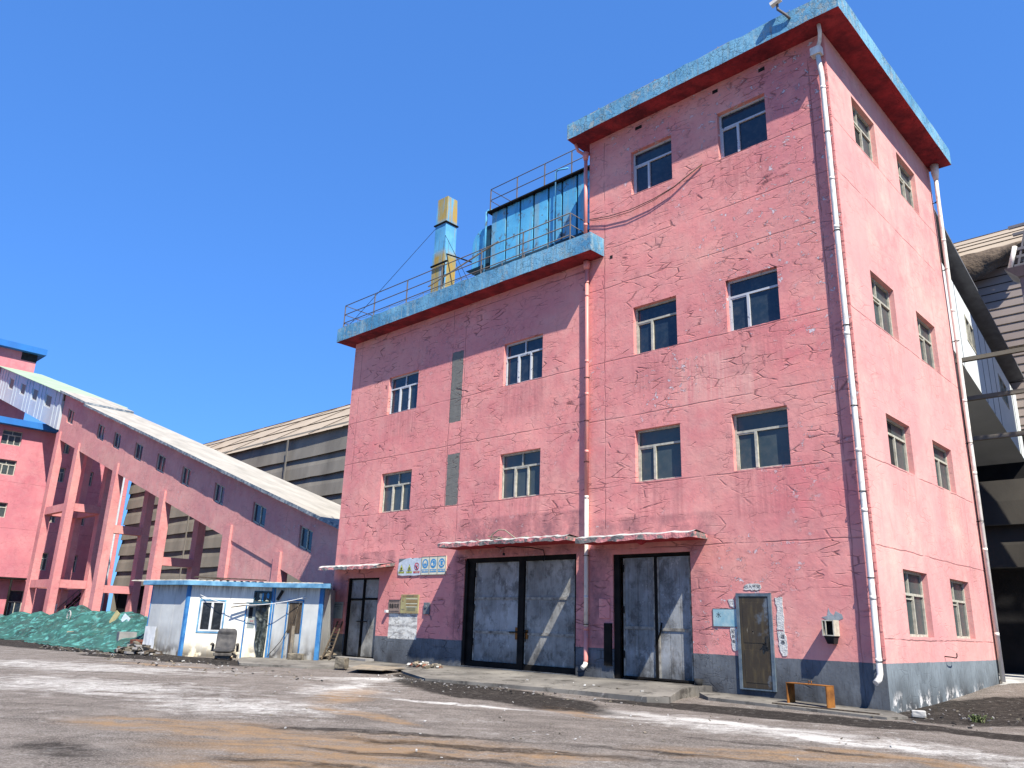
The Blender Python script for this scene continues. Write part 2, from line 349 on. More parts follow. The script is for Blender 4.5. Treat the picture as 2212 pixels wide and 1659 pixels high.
def flue_mat():
    n = NT('yellow_streaked_blue_steel'); P = n.P; z = n.xyz(2)
    W = n.warp(P, .25, 2.2, 3); wz = n.xyz(2, W)
    hi = n.math('MAXIMUM', n.rng(wz, 17.15, 17.45), n.rng(wz, 15.7, 16.1, 1, 0))
    c = n.mix(n.rng(n.noise(1.2, 5), .35, .65), (.07, .26, .45), (.12, .36, .56))
    st = n.noise(1, 6, n.scl(P, (5, 5, .3)), rough=.65)
    f = n.math('MAXIMUM', n.rng(st, .60, .66, 0, .8), n.math('MULTIPLY', hi, n.rng(st, .36, .50)))
    c = n.mix(f, c, n.mix(n.rng(n.noise(2.5, 6, n.scl(P, (3, 3, 1)), rough=.7), .38, .62), (.27, .25, .12), (.36, .23, .05)))
    c = n.mix(n.rng(n.noise(1, 6, n.scl(P, (14, 14, .8)), rough=.7), .56, .66, 0, .6), c, (.08, .09, .06))
    return n.fin(c, .7, n.bump(n.noise(2, 5, P), .5, .03), 0, .1)
M['flue_blue'] = flue_mat()
M['tank_dark'] = simple('dark_blue_steel', (.02, .07, .11), (.015, .035, .05), 3, .6)
def hut_white(name, cols, ribs=0, ribdir=0):
    n = NT(name); P = n.P; z = n.xyz(2)
    c = n.mix(n.rng(n.noise(1.2, 5), .35, .7), cols[0], cols[1])
    g = n.math('MULTIPLY', n.rng(z, .1, 1.15, 1, 0), n.rng(n.noise(1.5, 6, n.scl(P, (2.5, 2.5, .6))), .30, .62))
    c = n.mix(n.math('MULTIPLY', g, .85), c, cols[2])
    base = n.math('MULTIPLY', n.rng(z, .08, .50, 1, 0), n.rng(n.noise(2.4, 6, P), .44, .52))
    top_ = n.math('MULTIPLY', n.rng(z, 2.0, 2.38), n.rng(n.noise(1, 6, n.scl(P, (9, 9, .8)), rough=.7), .42, .60))
    c = n.mix(n.math('MULTIPLY', top_, .7), c, (.12, .12, .11))
    c = n.mix(n.math('MULTIPLY', base, .85), c, (.055, .045, .035))
    c = n.mix(n.rng(n.noise(1, 6, n.scl(P, (22, 22, 1.2))), .60, .72, 0, .35), c, (.28, .26, .22))
    return n.fin(c, .55, n.bump(n.noise(2.5, 5, P), .4, .02), spec=.4)
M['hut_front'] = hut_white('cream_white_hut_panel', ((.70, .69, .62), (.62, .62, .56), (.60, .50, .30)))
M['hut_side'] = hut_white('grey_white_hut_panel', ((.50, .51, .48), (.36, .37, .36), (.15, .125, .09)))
M['hut_blue'] = simple('faded_blue_trim', (.03, .13, .32), (.07, .24, .45), 3.5, .55, .3)
M['hut_blue_lt'] = simple('pale_weathered_blue_trim', (.17, .36, .50), (.06, .16, .27), 3, .6, .4)
M['hut_roof'] = simple('dusty_roof_sheet', (.50, .49, .44), (.32, .28, .22), 2, .8)
def cloth_dark():
    n = NT('dark_quilted_curtain'); P = n.P
    c = n.mix(n.rng(n.noise(6, 7, P, rough=.7), .50, .66), (.018, .024, .022), (.12, .135, .12))
    nm = n.bump(n.voro(6, n.warp(P, .1, 6, 3)), .8, .04)
    return n.fin(c, .45, nm)
M['curtain'] = cloth_dark()
M['wood_dark'] = simple('sooty_wood', (.10, .075, .05), (.035, .03, .026), 5, .9, .5, .01, stretch=(4, 4, .6))
M['wood_lt'] = simple('weathered_board', (.30, .25, .18), (.17, .15, .12), 4, .9, .4, .01)
M['rust_orange'] = simple('orange_rust', (.27, .11, .024), (.11, .045, .016), 5, .85, .4)
M['black'] = simple('coal_black', (.012, .012, .013), (.03, .03, .03), 3, .9)
M['rubber'] = simple('black_rubber', (.015, .015, .015), (.03, .03, .03), 6, .8)
M['seat'] = simple('dusty_black_upholstery', (.050, .050, .052), (.095, .090, .085), 5, .9, .6, .012, bscale=26)
M['seat_base'] = simple('dusty_black_plastic', (.045, .042, .04), (.12, .11, .095), 6, .8, .5)
M['brick'] = simple('dirty_red_brick', (.22, .07, .04), (.12, .06, .045), 7, .9, .6)
M['stone'] = simple('sooty_concrete_block', (.20, .175, .13), (.07, .062, .05), 6, .95, .9, .03)
M['shed_roof'] = simple('dusty_beige_roof_sheet', (.36, .295, .22), (.29, .235, .175), .5, .85, .4, .05, stretch=(.6, 3, 3))
M['shed_panel'] = simple('coal_dusted_mesh_panel', (.23, .21, .175), (.14, .128, .108), .5, .9, .4, .04, stretch=(1, 1, .4))
M['shed_shade'] = simple('shaded_mesh_panel', (.060, .055, .046), (.035, .032, .028), .6, .9, .4, .04, stretch=(1, 1, .5))  # darker copy of the mesh panel, shade put into the colour
M['shed_dark'] = simple('dark_void_sheet', (.010, .010, .011), (.022, .021, .021), .8, .9, .4, .04)  # near-black sheet that paints the unlit interior and openings
M['shed_beige'] = simple('dusty_beige_slat', (.40, .335, .30), (.32, .265, .24), .5, .85, .3)
M['tarp'] = simple('brown_tarpaulin', (.16, .12, .085), (.10, .075, .055), 1.5, .8, .8, .08)
M['gal_white'] = simple('white_corrugated_sheet', (.42, .47, .50), (.36, .40, .43), .8, .6, .2)
M['gal_bright'] = simple('bright_white_wall_sheet', (.62, .66, .66), (.54, .58, .58), .8, .7, .2)
M['gal_roof_green'] = simple('pale_green_roof_sheet', (.27, .34, .25), (.21, .28, .20), .7, .7, .2)
def pale_roof():
    n = NT('dusty_cement_roof'); P = n.P
    c = n.mix(n.rng(n.noise(.8, 6, n.scl(P, (.5, 2, 1))), .35, .68), (.37, .34, .285), (.26, .24, .20))
    return n.fin(c, .9, n.bump(n.noise(5, 6, P), .4, .03))
M['gal_roof'] = pale_roof()
M['gal_fascia'] = simple('chipped_blue_grey_edge', (.05, .08, .12), (.30, .32, .32), 4, .9, .6, .02)
M['far_blue'] = simple('bright_blue_fascia', (.03, .16, .42), (.03, .13, .36), 1, .7, .2)
M['steel_grey'] = simple('grey_painted_steel', (.16, .165, .18), (.11, .115, .125), 3, .6)
M['sign_white'] = simple('sun_bleached_sign_white', (.50, .56, .60), (.38, .43, .47), 6, .7, .4)
M['sign_cream'] = simple('yellowed_sign_cream', (.62, .60, .46), (.50, .49, .38), 6, .7, .2)
M['sign_blue'] = simple('faded_safety_blue', (.04, .20, .40), (.06, .25, .45), 12, .6, .1)
M['sign_yellow'] = simple('faded_warning_yellow', (.52, .55, .10), (.46, .50, .14), 10, .6, .1)
M['sign_red'] = simple('faded_sign_red', (.42, .045, .07), (.36, .04, .06), 10, .6, .1)
M['ink'] = simple('black_ink', (.02, .02, .02), (.04, .035, .03), 20, .8, .1)
M['ink_grey'] = simple('faded_grey_ink', (.10, .11, .11), (.16, .17, .16), 20, .8, .1)
M['ink_blue'] = simple('faded_blue_ink', (.07, .13, .22), (.09, .17, .25), 20, .8, .1)
M['plate_tan'] = simple('weathered_tan_plate', (.27, .20, .165), (.20, .155, .13), 8, .8, .4)
M['notice_tan'] = simple('yellowed_notice_board', (.36, .33, .16), (.27, .22, .11), 5, .7, .2)
M['notice_band'] = simple('faded_ochre_band', (.22, .155, .07), (.27, .20, .10), 8, .8, .2)
M['notice_grey'] = simple('grey_green_notice', (.26, .29, .27), (.21, .24, .23), 8, .8, .2)
M['poster'] = simple('washed_out_blue_poster', (.42, .52, .50), (.12, .30, .38), 2.2, .7, .4, stretch=(1.2, 1, 1))
M['paper'] = simple('torn_white_paper', (.62, .61, .57), (.42, .42, .39), 9, .9, .8, .02)
M['grey_box'] = simple('grey_enamel', (.14, .155, .165), (.10, .11, .12), 6, .6)
M['net_green'] = None
def net():
    n = NT('green_debris_netting'); P = n.P
    W = n.warp(P, .4, 1.5, 4)
    c = n.mix(n.rng(n.noise(1.3, 6, W), .36, .66), (.026, .120, .095), (.014, .050, .042))
    c = n.mix(n.rng(n.noise(2.6, 6, n.scl(W, (1, 1, 2.5))), .52, .66), c, (.085, .30, .26))  # pale teal streaks painted as fold highlights
    c = n.mix(n.rng(n.noise(3.0, 7, P), .62, .74, 0, .5), c, (.10, .11, .09))
    a = n.rng(n.noise(.8, 4, n.vmath('ADD', P, (4, 4, 4))), .38, .60, .60, .97)
    nm = n.bump(n.noise(3.5, 6, n.scl(W, (1, 1, 1))), 1.0, .12)
    return n.fin(c, .8, nm, alpha=a)
M['net_green'] = net()
M['weed'] = simple('dusty_weed_green', (.07, .10, .035), (.12, .13, .06), 9, .8)
M['peel_under'] = simple('bare_grey_render', (.26, .29, .31), (.19, .21, .22), 6, .9, .5)

# ------------------------------------------------------------------ mesh helper
class MB:
    def __init__(s): s.v = []; s.f = []; s.mi = []; s.cur = 0; s.smooth = []
    def face(s, pts, mi=None, smooth=False):
        b = len(s.v); s.v += [tuple(p) for p in pts]; s.f.append(tuple(range(b, b+len(pts))))
        s.mi.append(s.cur if mi is None else mi); s.smooth.append(smooth)
    def box(s, a, b, mi=None, mp=None):
        x0, y0, z0 = a; x1, y1, z1 = b
        c = [(x0,y0,z0),(x1,y0,z0),(x1,y1,z0),(x0,y1,z0),(x0,y0,z1),(x1,y0,z1),(x1,y1,z1),(x0,y1,z1)]
        if mp: c = [mp(*q) for q in c]
        s.hexa(c, mi)
    def hexa(s, c, mi=None):
        k = len(s.v); s.v += [tuple(q) for q in c]
        for f in ((0,3,2,1),(4,5,6,7),(0,1,5,4),(1,2,6,5),(2,3,7,6),(3,0,4,7)):
            s.f.append(tuple(k+i for i in f)); s.mi.append(s.cur if mi is None else mi); s.smooth.append(False)
    def obox(s, p0, p1, w, h, up=(0,0,1), mi=None):
        p0 = Vector(p0); p1 = Vector(p1); d = (p1-p0).normalized(); u = Vector(up)
        if abs(d.dot(u)) > .98: u = Vector((1,0,0))
        a = d.cross(u).normalized()*w/2; b = a.cross(d).normalized()*h/2
        s.hexa([p0-a-b, p0+a-b, p1+a-b, p1-a-b, p0-a+b, p0+a+b, p1+a+b, p1-a+b], mi)
    def tube(s, pts, r, n=8, mi=None, cap=True):
        pts = [Vector(p) for p in pts]; rings = []; prev = None
        rr = r if isinstance(r, (list, tuple)) else [r]*len(pts)
        for i, p in enumerate(pts):
            d = (pts[min(i+1, len(pts)-1)] - pts[max(i-1, 0)]).normalized()
            if prev is None:
                a = d.cross(Vector((0,0,1)));
                if a.length < .05: a = d.cross(Vector((1,0,0)))
            else: a = prev - d*prev.dot(d)
            a.normalize(); prev = a; b = d.cross(a); k = len(s.v)
            for j in range(n):
                t = 2*math.pi*j/n; s.v.append(tuple(p + a*math.cos(t)*rr[i] + b*math.sin(t)*rr[i]))
            rings.append(k)
        for i in range(len(rings)-1):
            for j in range(n):
                s.f.append((rings[i]+j, rings[i]+(j+1)%n, rings[i+1]+(j+1)%n, rings[i+1]+j))
                s.mi.append(s.cur if mi is None else mi); s.smooth.append(True)
        if cap:
            for k, rev in ((rings[0], True), (rings[-1], False)):
                f = [k+j for j in range(n)]; s.f.append(tuple(f[::-1] if rev else f)); s.mi.append(s.cur if mi is None else mi); s.smooth.append(False)
    def prism(s, poly, z0, z1, mi=None, mp=None):
        n = len(poly); k = len(s.v)
        g = mp or (lambda a, b, c: (a, b, c))
        s.v += [tuple(g(x, y, z0)) for x, y in poly] + [tuple(g(x, y, z1)) for x, y in poly]
        m_ = s.cur if mi is None else mi
        s.f.append(tuple(k+i for i in range(n))[::-1]); s.f.append(tuple(k+n+i for i in range(n)))
        for i in range(n): s.f.append((k+i, k+(i+1)%n, k+n+(i+1)%n, k+n+i))
        s.mi += [m_]*(n+2); s.smooth += [False]*(n+2)
    def wall(s, mp, a0, a1, z0, z1, holes, depth=.2, mi=0, rmi=None):
        """flat wall with rectangular openings and their reveals; mp(a, n, z) -> world"""
        xs = sorted({a0, a1} | {h[0] for h in holes} | {h[1] for h in holes})
        zs = sorted({z0, z1} | {h[2] for h in holes} | {h[3] for h in holes})
        for i in range(len(xs)-1):
            for j in range(len(zs)-1):
                cx, cz = (xs[i]+xs[i+1])/2, (zs[j]+zs[j+1])/2
                if any(h[0] < cx < h[1] and h[2] < cz < h[3] for h in holes): continue
                s.face([mp(xs[i],0,zs[j]), mp(xs[i+1],0,zs[j]), mp(xs[i+1],0,zs[j+1]), mp(xs[i],0,zs[j+1])], mi)
        for (p, q, u, v) in holes:
            r_ = mi if rmi is None else rmi
            for A, B in (((p,u),(q,u)), ((q,u),(q,v)), ((q,v),(p,v)), ((p,v),(p,u))):
                s.face([mp(A[0],0,A[1]), mp(B[0],0,B[1]), mp(B[0],depth,B[1]), mp(A[0],depth,A[1])], r_)
    def build(s, name, mats, parent=None, weld=True, bev=0):
        me = bpy.data.meshes.new(name); me.from_pydata(s.v, [], s.f)
        if not isinstance(mats, (list, tuple)): mats = [mats]
        for m_ in mats: me.materials.append(M[m_] if isinstance(m_, str) else m_)
        for p, i, sm in zip(me.polygons, s.mi, s.smooth): p.material_index = min(i, len(mats)-1); p.use_smooth = sm
        if weld:
            b = bmesh.new(); b.from_mesh(me); bmesh.ops.remove_doubles(b, verts=b.verts, dist=1e-5)
            bmesh.ops.recalc_face_normals(b, faces=b.faces); b.to_mesh(me); b.free()
        me.update()
        o = bpy.data.objects.new(name, me); col.objects.link(o)
        if parent is not None:
            o.parent = parent
            root = parent
            off = Vector((0, 0, 0))
            while root is not None: off += root.location; root = root.parent
            o.location = -off
        if bev:
            md = o.modifiers.new('bevel', 'BEVEL'); md.width = bev; md.segments = 2; md.limit_method = 'ANGLE'
        return o

def tag(o, label=None, cat=None, group=None, kind=None):
    if label: o['label'] = label
    if cat: o['category'] = cat
    if group: o['group'] = group
    if kind: o['kind'] = kind
    return o
def thing(name, loc, label, cat, group=None):
    o = bpy.data.objects.new(name, None); o.location = loc; o.empty_display_size = .3; col.objects.link(o)
    return tag(o, label, cat, group)

FP = lambda a, n, z: (a, n, z)             # front plane y = 0, inward = +y
SP = lambda a, n, z: (-n, a, z)            # side plane x = 0, inward = -x

def text_mesh(s, size, mp, a, z, n, mat, parent=None, name='lettering', th=.002, sx=1.0, bold=0.0):
    cu = bpy.data.curves.new('t', 'FONT'); cu.body = s; cu.size = size; cu.align_x = 'CENTER'; cu.align_y = 'CENTER'
    cu.resolution_u = 3; cu.offset = bold
    to = bpy.data.objects.new('t', cu); col.objects.link(to)
    dg = bpy.context.evaluated_depsgraph_get(); dg.update()
    me = bpy.data.meshes.new_from_object(to.evaluated_get(dg))
    bpy.data.objects.remove(to); bpy.data.curves.remove(cu)
    for v in me.vertices: v.co = mp(a + v.co.x*sx, n, z + v.co.y)
    me.materials.clear(); me.materials.append(M[mat]); me.name = name
    o = bpy.data.objects.new(name, me); col.objects.link(o)
    if parent is not None:
        o.parent = parent; off = Vector((0,0,0)); q = parent
        while q is not None: off += q.location; q = q.parent
        o.location = -off
    return o

# ------------------------------------------------------------------ ground
def sst(a, b, x): t = min(1, max(0, (x-a)/(b-a))); return t*t*(3-2*t)
def gz(x, y):
    z = .42*sst(0, 12, y)*sst(-8, -1, x)
    z += .012*mnoise.noise(Vector((x*.8, y*.8, 0))) + .02*mnoise.noise(Vector((x*.2, y*.2, 5)))
    # coal-dirt berm along the hut
    z += .10*math.exp(-((x+22.5)**2/2.2 + (y+4.9)**2/.25)) + .07*math.exp(-((x+20.2)**2/1.6 + (y+4.2)**2/.2))
    return z - .02
def axis(lo, hi, flo, fhi, st):
    v = []; x = flo
    while x <= fhi: v.append(x); x += st
    s_ = st; x = v[-1]
    while x < hi: s_ *= 1.25; x += s_; v.append(x)
    s_ = st; x = flo
    while x > lo: s_ *= 1.25; x -= s_; v.insert(0, x)
    return v
gx, gy = axis(-600, 600, -45, 6, .33), axis(-400, 900, -18, 14, .33)
vs = [(x, y, gz(x, y)) for y in gy for x in gx]; nx = len(gx)
fs = [(j*nx+i, j*nx+i+1, (j+1)*nx+i+1, (j+1)*nx+i) for j in range(len(gy)-1) for i in range(nx-1)]
me = bpy.data.meshes.new('ground'); me.from_pydata(vs, [], fs)
for p in me.polygons: p.use_smooth = True
ground = bpy.data.objects.new('ground', me); col.objects.link(ground); tag(ground, kind='structure')
def ground_mat():
    n = NT('dusty_asphalt_yard'); P = n.P
    W = n.warp(n.warp(P, .9, .7, 3), .35, 3.2, 4)
    big = n.noise(.35, 5, W); mid = n.noise(1.6, 7, W, rough=.65); grit = n.noise(38, 4, rough=.75); grit2 = n.noise(110, 2)
    D = n.n('ShaderNodeMapping'); D.inputs['Rotation'].default_value = (0, 0, R(-38)); n.L(W, D.inputs['Vector'])
    sv = n.scl(D.outputs[0], (.35, 2.4, 1))
    drag = n.noise(1.0, 6, sv, rough=.65)
    c = n.mix(n.rng(big, .35, .65), (.178, .152, .130), (.235, .206, .178))
    c = n.mix(n.rng(mid, .38, .62, 0, .75), c, (.078, .066, .057))
    c = n.mix(n.rng(drag, .34, .50, .65, 0), c, (.060, .048, .040))
    c = n.mix(n.rng(grit, .46, .66, 0, .7), c, (.40, .36, .32))
    c = n.mix(n.rng(grit2, .50, .66, 0, .6), c, (.05, .044, .038))
    c = n.mix(n.rng(n.noise(13, 6, rough=.75), .50, .68, 0, .6), c, (.07, .06, .05))
    # white lime dust
    E_ = lambda *a: ellipse(n, *a, W)
    mott = n.noise(7.5, 8, W, rough=.78); mott2 = n.noise(2.4, 7, n.vmath('ADD', W, (7, 7, 7)), rough=.68)
    wreg = mx(n, [E_(-11, -4, 3.6, 1.8, 60, .95), E_(-9, -6.6, 3.6, 1.7, -50, .95), E_(-.6, -5.0, 5.0, 1.6, 4, .95), E_(-12, -11, 6.5, 2.8, 25, .95), E_(-18, -9.0, 8, 2.6, 28, .95), E_(-7.0, -10.2, 3.4, 1.8, 20, .95), E_(2.5, -5, 3, 1, -8, .9)])
    wreg = n.math('ADD', n.rng(wreg, 0, 1, .12, .62), n.math('MULTIPLY', n.math('SUBTRACT', mott2, .5), 1.5))
    wreg = n.math('ADD', wreg, n.math('MULTIPLY', n.math('SUBTRACT', drag, .5), .9))
    w1 = n.math('MULTIPLY', n.rng(wreg, .26, .66), n.rng(mott, .38, .60, .25, 1))
    wcore = n.math('MULTIPLY', mx(n, [E_(-11.2, -3.6, 2.3, .62, 60, .8), E_(-9.6, -6.0, 2.2, .45, -48, .8), E_(-1.2, -4.6, 3.0, .50, 6, .8), E_(1.2, -5.1, 2.4, .55, 0, .8), E_(-5.6, -6.6, 2.6, .25, 20, .8)]), n.rng(mott2, .36, .50))
    wcore = n.math('MULTIPLY', wcore, n.rng(mott, .34, .52, .35, 1))
    c = n.mix(n.math('MAXIMUM', n.math('MULTIPLY', w1, .80), wcore), c, n.mix(n.rng(grit, .35, .65), (.40, .385, .35), (.68, .66, .61)))
    # ochre mud
    og = mx(n, [E_(-7.8, -7.4, 2.4, .75, -50, .9), E_(-5.0, -9.2, 2.0, .35, 0, .9), E_(-2.4, -11.2, 3.0, 1.6, 40, .9), E_(-.9, -10.1, 1.8, .7, 35, .9), E_(1.1, -7.3, 2.4, .75, 50, .9), E_(-18.0, -6.6, 2.8, .32, 25, .9), E_(-5.0, -12.0, 2.6, 1.0, 30, .9), E_(-1.2, -12.6, 2.4, 1.2, 30, .9), E_(2.6, -6.2, 2.0, .4, -5, .9), E_(-3.6, -5.6, 1.6, .4, -20, .9)])
    og = n.math('MULTIPLY', n.rng(og, .0, .55), n.rng(n.noise(1.8, 7, sv, rough=.7), .36, .56))
    og = n.math('MULTIPLY', og, n.rng(mott, .34, .58, .30, 1))
    c = n.mix(n.math('MULTIPLY', og, 1.0), c, n.mix(grit, (.20, .115, .055), (.34, .235, .140)))
    # coal dirt: along the buildings, tyre drags in front
    dk = mx(n, [E_(-7.2, -4.2, 5.4, 1.5, -14, .5), E_(-11.6, -1.7, 2.2, 1.4, -40, .4), E_(-1.4, -2.5, 4.2, 1.05, 10, .4), E_(1.5, 2.4, 2.2, 4.6, -8, .5), E_(-20.6, -5.0, 5.2, 1.3, 22, .4), E_(-31, -6.0, 9, 1.8, 8, .5), E_(-45, -7.0, 14, 4, 8, .6), E_(2.8, -2.2, 2.6, .6, -5, .5)])
    dk = n.math('MULTIPLY', n.rng(n.math('ADD', dk, n.math('MULTIPLY', n.math('SUBTRACT', mott2, .5), .9)), .25, .60), n.rng(mott, .34, .52, .6, 1))
    tyre = mx(n, [E_(-1.2, -9.9, 3.4, .28, 27, .7), E_(-1.4, -11.0, 2.4, .20, 27, .7), E_(-4.0, -13.9, 1.1, .5, 10, .8), E_(.4, -8.4, 2.6, .20, 20, .8), E_(-3.2, -10.2, 3.0, .22, 33, .8), E_(1.0, -6.5, 2.4, .16, 8, .8), E_(-1.5, -12.3, 2.0, .25, 30, .8)])
    tyre = n.math('MULTIPLY', n.rng(tyre, 0, .8), n.math('MULTIPLY', n.rng(drag, .36, .54), n.rng(mott, .34, .54, .3, 1)))
    c = n.mix(n.math('MAXIMUM', n.math('MULTIPLY', dk, .96), n.math('MULTIPLY', tyre, .85)), c, n.mix(n.rng(grit, .3, .75), (.007, .006, .0055), (.040, .036, .032)))
    wet = n.math('MULTIPLY', n.rng(n.noise(7, 6, P, rough=.7), .63, .67), dk)
    c = n.mix(n.math('MULTIPLY', wet, .55), c, (.42, .40, .38))
    nm = n.bump(mid, .8, .07); nm = n.bump(n.noise(14, 6, P, rough=.7), .9, .03, nm); nm = n.bump(grit, .9, .012, nm)
    return n.fin(c, .95, nm, spec=.04)
ground.data.materials.append(ground_mat())

def slab(name, poly, label_kind='structure', mat='concrete', th=.3):
    """poly: (x, y, z) top outline"""
    b = MB(); k = len(poly)
    b.face(poly); 
    for i in range(k):
        p, q = poly[i], poly[(i+1)%k]; b.face([p, q, (q[0], q[1], q[2]-th), (p[0], p[1], p[2]-th)])
    o = b.build(name, mat); tag(o, kind='structure'); return o
def apron_mat():
    n = NT('trodden_concrete_apron'); P = n.P
    W = n.warp(P, .8, 1.1, 4)
    c = n.mix(n.rng(n.noise(.8, 6, W), .35, .68), (.215, .200, .172), (.110, .102, .090))
    c = n.mix(n.rng(n.noise(2.4, 7, W, rough=.7), .54, .66, 0, .75), c, (.030, .027, .024))
    c = n.mix(n.rng(n.noise(5, 7, P, rough=.7), .62, .68, 0, .6), c, (.42, .38, .32))
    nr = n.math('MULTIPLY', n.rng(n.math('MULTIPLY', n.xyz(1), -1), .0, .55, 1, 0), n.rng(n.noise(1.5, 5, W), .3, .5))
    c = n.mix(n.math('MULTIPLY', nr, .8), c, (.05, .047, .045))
    nm = n.bump(n.noise(2, 6, P), .5, .04); nm = n.bump(n.noise(30, 5, P, rough=.7), .5, .006, nm)
    return n.fin(c, .95, nm, spec=.05)
M['apron'] = apron_mat()
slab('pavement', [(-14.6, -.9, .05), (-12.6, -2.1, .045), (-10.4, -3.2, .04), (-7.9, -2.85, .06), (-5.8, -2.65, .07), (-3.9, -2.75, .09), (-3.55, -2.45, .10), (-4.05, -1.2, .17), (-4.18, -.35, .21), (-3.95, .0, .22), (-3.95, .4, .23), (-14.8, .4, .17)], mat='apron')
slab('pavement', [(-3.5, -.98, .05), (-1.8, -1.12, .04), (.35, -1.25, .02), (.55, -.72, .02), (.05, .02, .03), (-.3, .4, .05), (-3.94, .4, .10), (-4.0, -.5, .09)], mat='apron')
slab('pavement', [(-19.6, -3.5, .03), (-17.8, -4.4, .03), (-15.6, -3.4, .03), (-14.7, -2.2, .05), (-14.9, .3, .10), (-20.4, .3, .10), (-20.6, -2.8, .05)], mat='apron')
slab('pavement', [(-.45, 8.9, .40), (-.3, 9.6, .40), (1.2, 10.6, .42), (9, 11.2, .44), (9, 15, .44), (-6, 15, .44), (-6, 8.9, .40)], mat='concrete_lt')
slab('pavement', [(.05, 8.2, .30), (.75, 8.1, .27), (1.3, 9.2, .36), (.9, 9.9, .38), (-.2, 9.4, .405), (.02, 8.7, .33)], mat='concrete_lt')

# ------------------------------------------------------------------ windows
def win_front(parent, mp, a0, a1, z0, z1, style, fmat, gmat, depth=.2, name='window', t=.055, label=None):
    """style: 'T' transom + left sash/right pane; 'Q' two top lights + three below; 'S' narrow"""
    b = MB(); d0, d1 = depth-.07, depth-.01
    def bar(p, q, u, v, e=0.0): b.box((p, d0-e, u), (q, d1, v), mp=mp)
    bar(a0, a0+t, z0, z1); bar(a1-t, a1, z0, z1); bar(a0+t, a1-t, z0, z0+t); bar(a0+t, a1-t, z1-t, z1)
    W, H = a1-a0, z1-z0
    zt = z0 + H*(.66 if style != 'S' else .62)
    bar(a0+t, a1-t, zt, zt+t)
    if style == 'T':
        xm = a0 + W*.36
        bar(xm, xm+t*1.2, z0+t, zt, .012); bar(a0+t, a0+t+.03, z0+t, zt, -.01); bar(a0+t+.03, xm, zt-.035, zt, -.01)
    elif style == 'Q':
        xm = a0 + W*.5; bar(xm, xm+t*.7, zt+t, z1-t)
        x1, x2 = a0+W*.32, a0+W*.64
        bar(x1, x1+t, z0+t, zt, .012); bar(x2, x2+t, z0+t, zt, .012); bar(x1+t, x2, zt-.03, zt, -.006); bar(x1+t, x1+t+.025, z0+t, zt-.03, -.006)
    elif style == 'S':
        xm = a0 + W*.40; bar(xm-.01, xm+t*.6, zt+t, z1-t)
        xm = a0 + W*.52; bar(xm, xm+t, z0+t, zt, .012); bar(a0+t+.06, a0+t+.09, z0+t, zt-.06, -.006); bar(a0+t+.06, xm, zt-.09, zt-.06, -.006)
    elif style == 'D':
        xm = a0 + W*.5; bar(xm, xm+t, z0+t, zt)
    w_ = b.build(name, fmat, parent)
    if label: w_['label'] = label
    q1, q2, q3 = (.012*mnoise.noise(Vector((a0*3.1+k, z0*2.3, k*7.))) for k in range(3))
    g = MB(); g.face([mp(a0, depth-.025+q1, z0), mp(a1, depth-.025+q2, z0), mp(a1, depth-.025+q2+q3, z1), mp(a0, depth-.025+q1+q3, z1)])
    g.build('pane', gmat, w_)
    return w_

# ------------------------------------------------------------------ tall block
TZ = 16.31
tall = thing('pink_building', (-3.8, 4.2, 0), 'tall four storey pink block with peeling paint and blue roof edge, nearest the camera', 'building')
FW = [(-6.01, -4.59, 13.86, 15.32, 'T', 'frame_film', 'glass_dark'), (-3.10, -1.68, 13.86, 15.32, 'T', 'frame_film', 'glass_dark'),
      (-6.01, -4.59, 8.79, 10.22, 'T', 'frame_old', 'glass_dark'), (-3.10, -1.68, 8.79, 10.22, 'T', 'frame_film', 'glass_dark'),
      (-6.01, -4.59, 5.18, 6.61, 'T', 'frame_old', 'glass_dusty'), (-3.12, -1.68, 5.18, 6.61, 'T', 'frame_old', 'glass_dusty')]
SWN = [(1.61, 3.28, 1.46, 2.90), (5.05, 6.71, 1.46, 2.90), (1.61, 3.28, 5.27, 6.50), (5.05, 6.71, 5.27, 6.50),
       (1.61, 3.28, 8.76, 10.20), (5.05, 6.71, 8.76, 10.20), (1.61, 3.28, 13.87, 15.32), (5.05, 6.71, 13.87, 15.32)]
DR = (-6.78, -4.42, .20, 3.31); DS = (-3.22, -2.36, .21, 2.30)
b = MB()
b.wall(FP, -7.6, 0, -.1, TZ, [f[:4] for f in FW] + [DR], .22)
ob = b.build('wall', 'pink_front', tall)
b = MB()
b.wall(SP, 0, 8.5, -.1, TZ, [s_[:4] for s_ in SWN], .22)
b.face([(0, 8.5, -.1), (-7.6, 8.5, -.1), (-7.6, 8.5, TZ), (0, 8.5, TZ)]); b.face([(-7.6, 0, -.1), (-7.6, 8.5, -.1), (-7.6, 8.5, TZ), (-7.6, 0, TZ)])
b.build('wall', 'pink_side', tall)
for f in FW: win_front(tall, FP, *f[:4], f[4], f[5], f[6], depth=.2)
for i, s_ in enumerate(SWN): win_front(tall, SP, *s_, 'D' if i in (2, 3) else 'S', 'frame_old', 'glass_dusty', depth=.20)
for a0, a1, z0, z1 in ((1.98, 2.42, 5.33, 6.40), (2.15, 2.50, 13.93, 14.72)):
    b = MB(); b.box((-.19, a0, z0), (-.172, a1, z1)); b.build('open_sash_gap', 'black', tall)

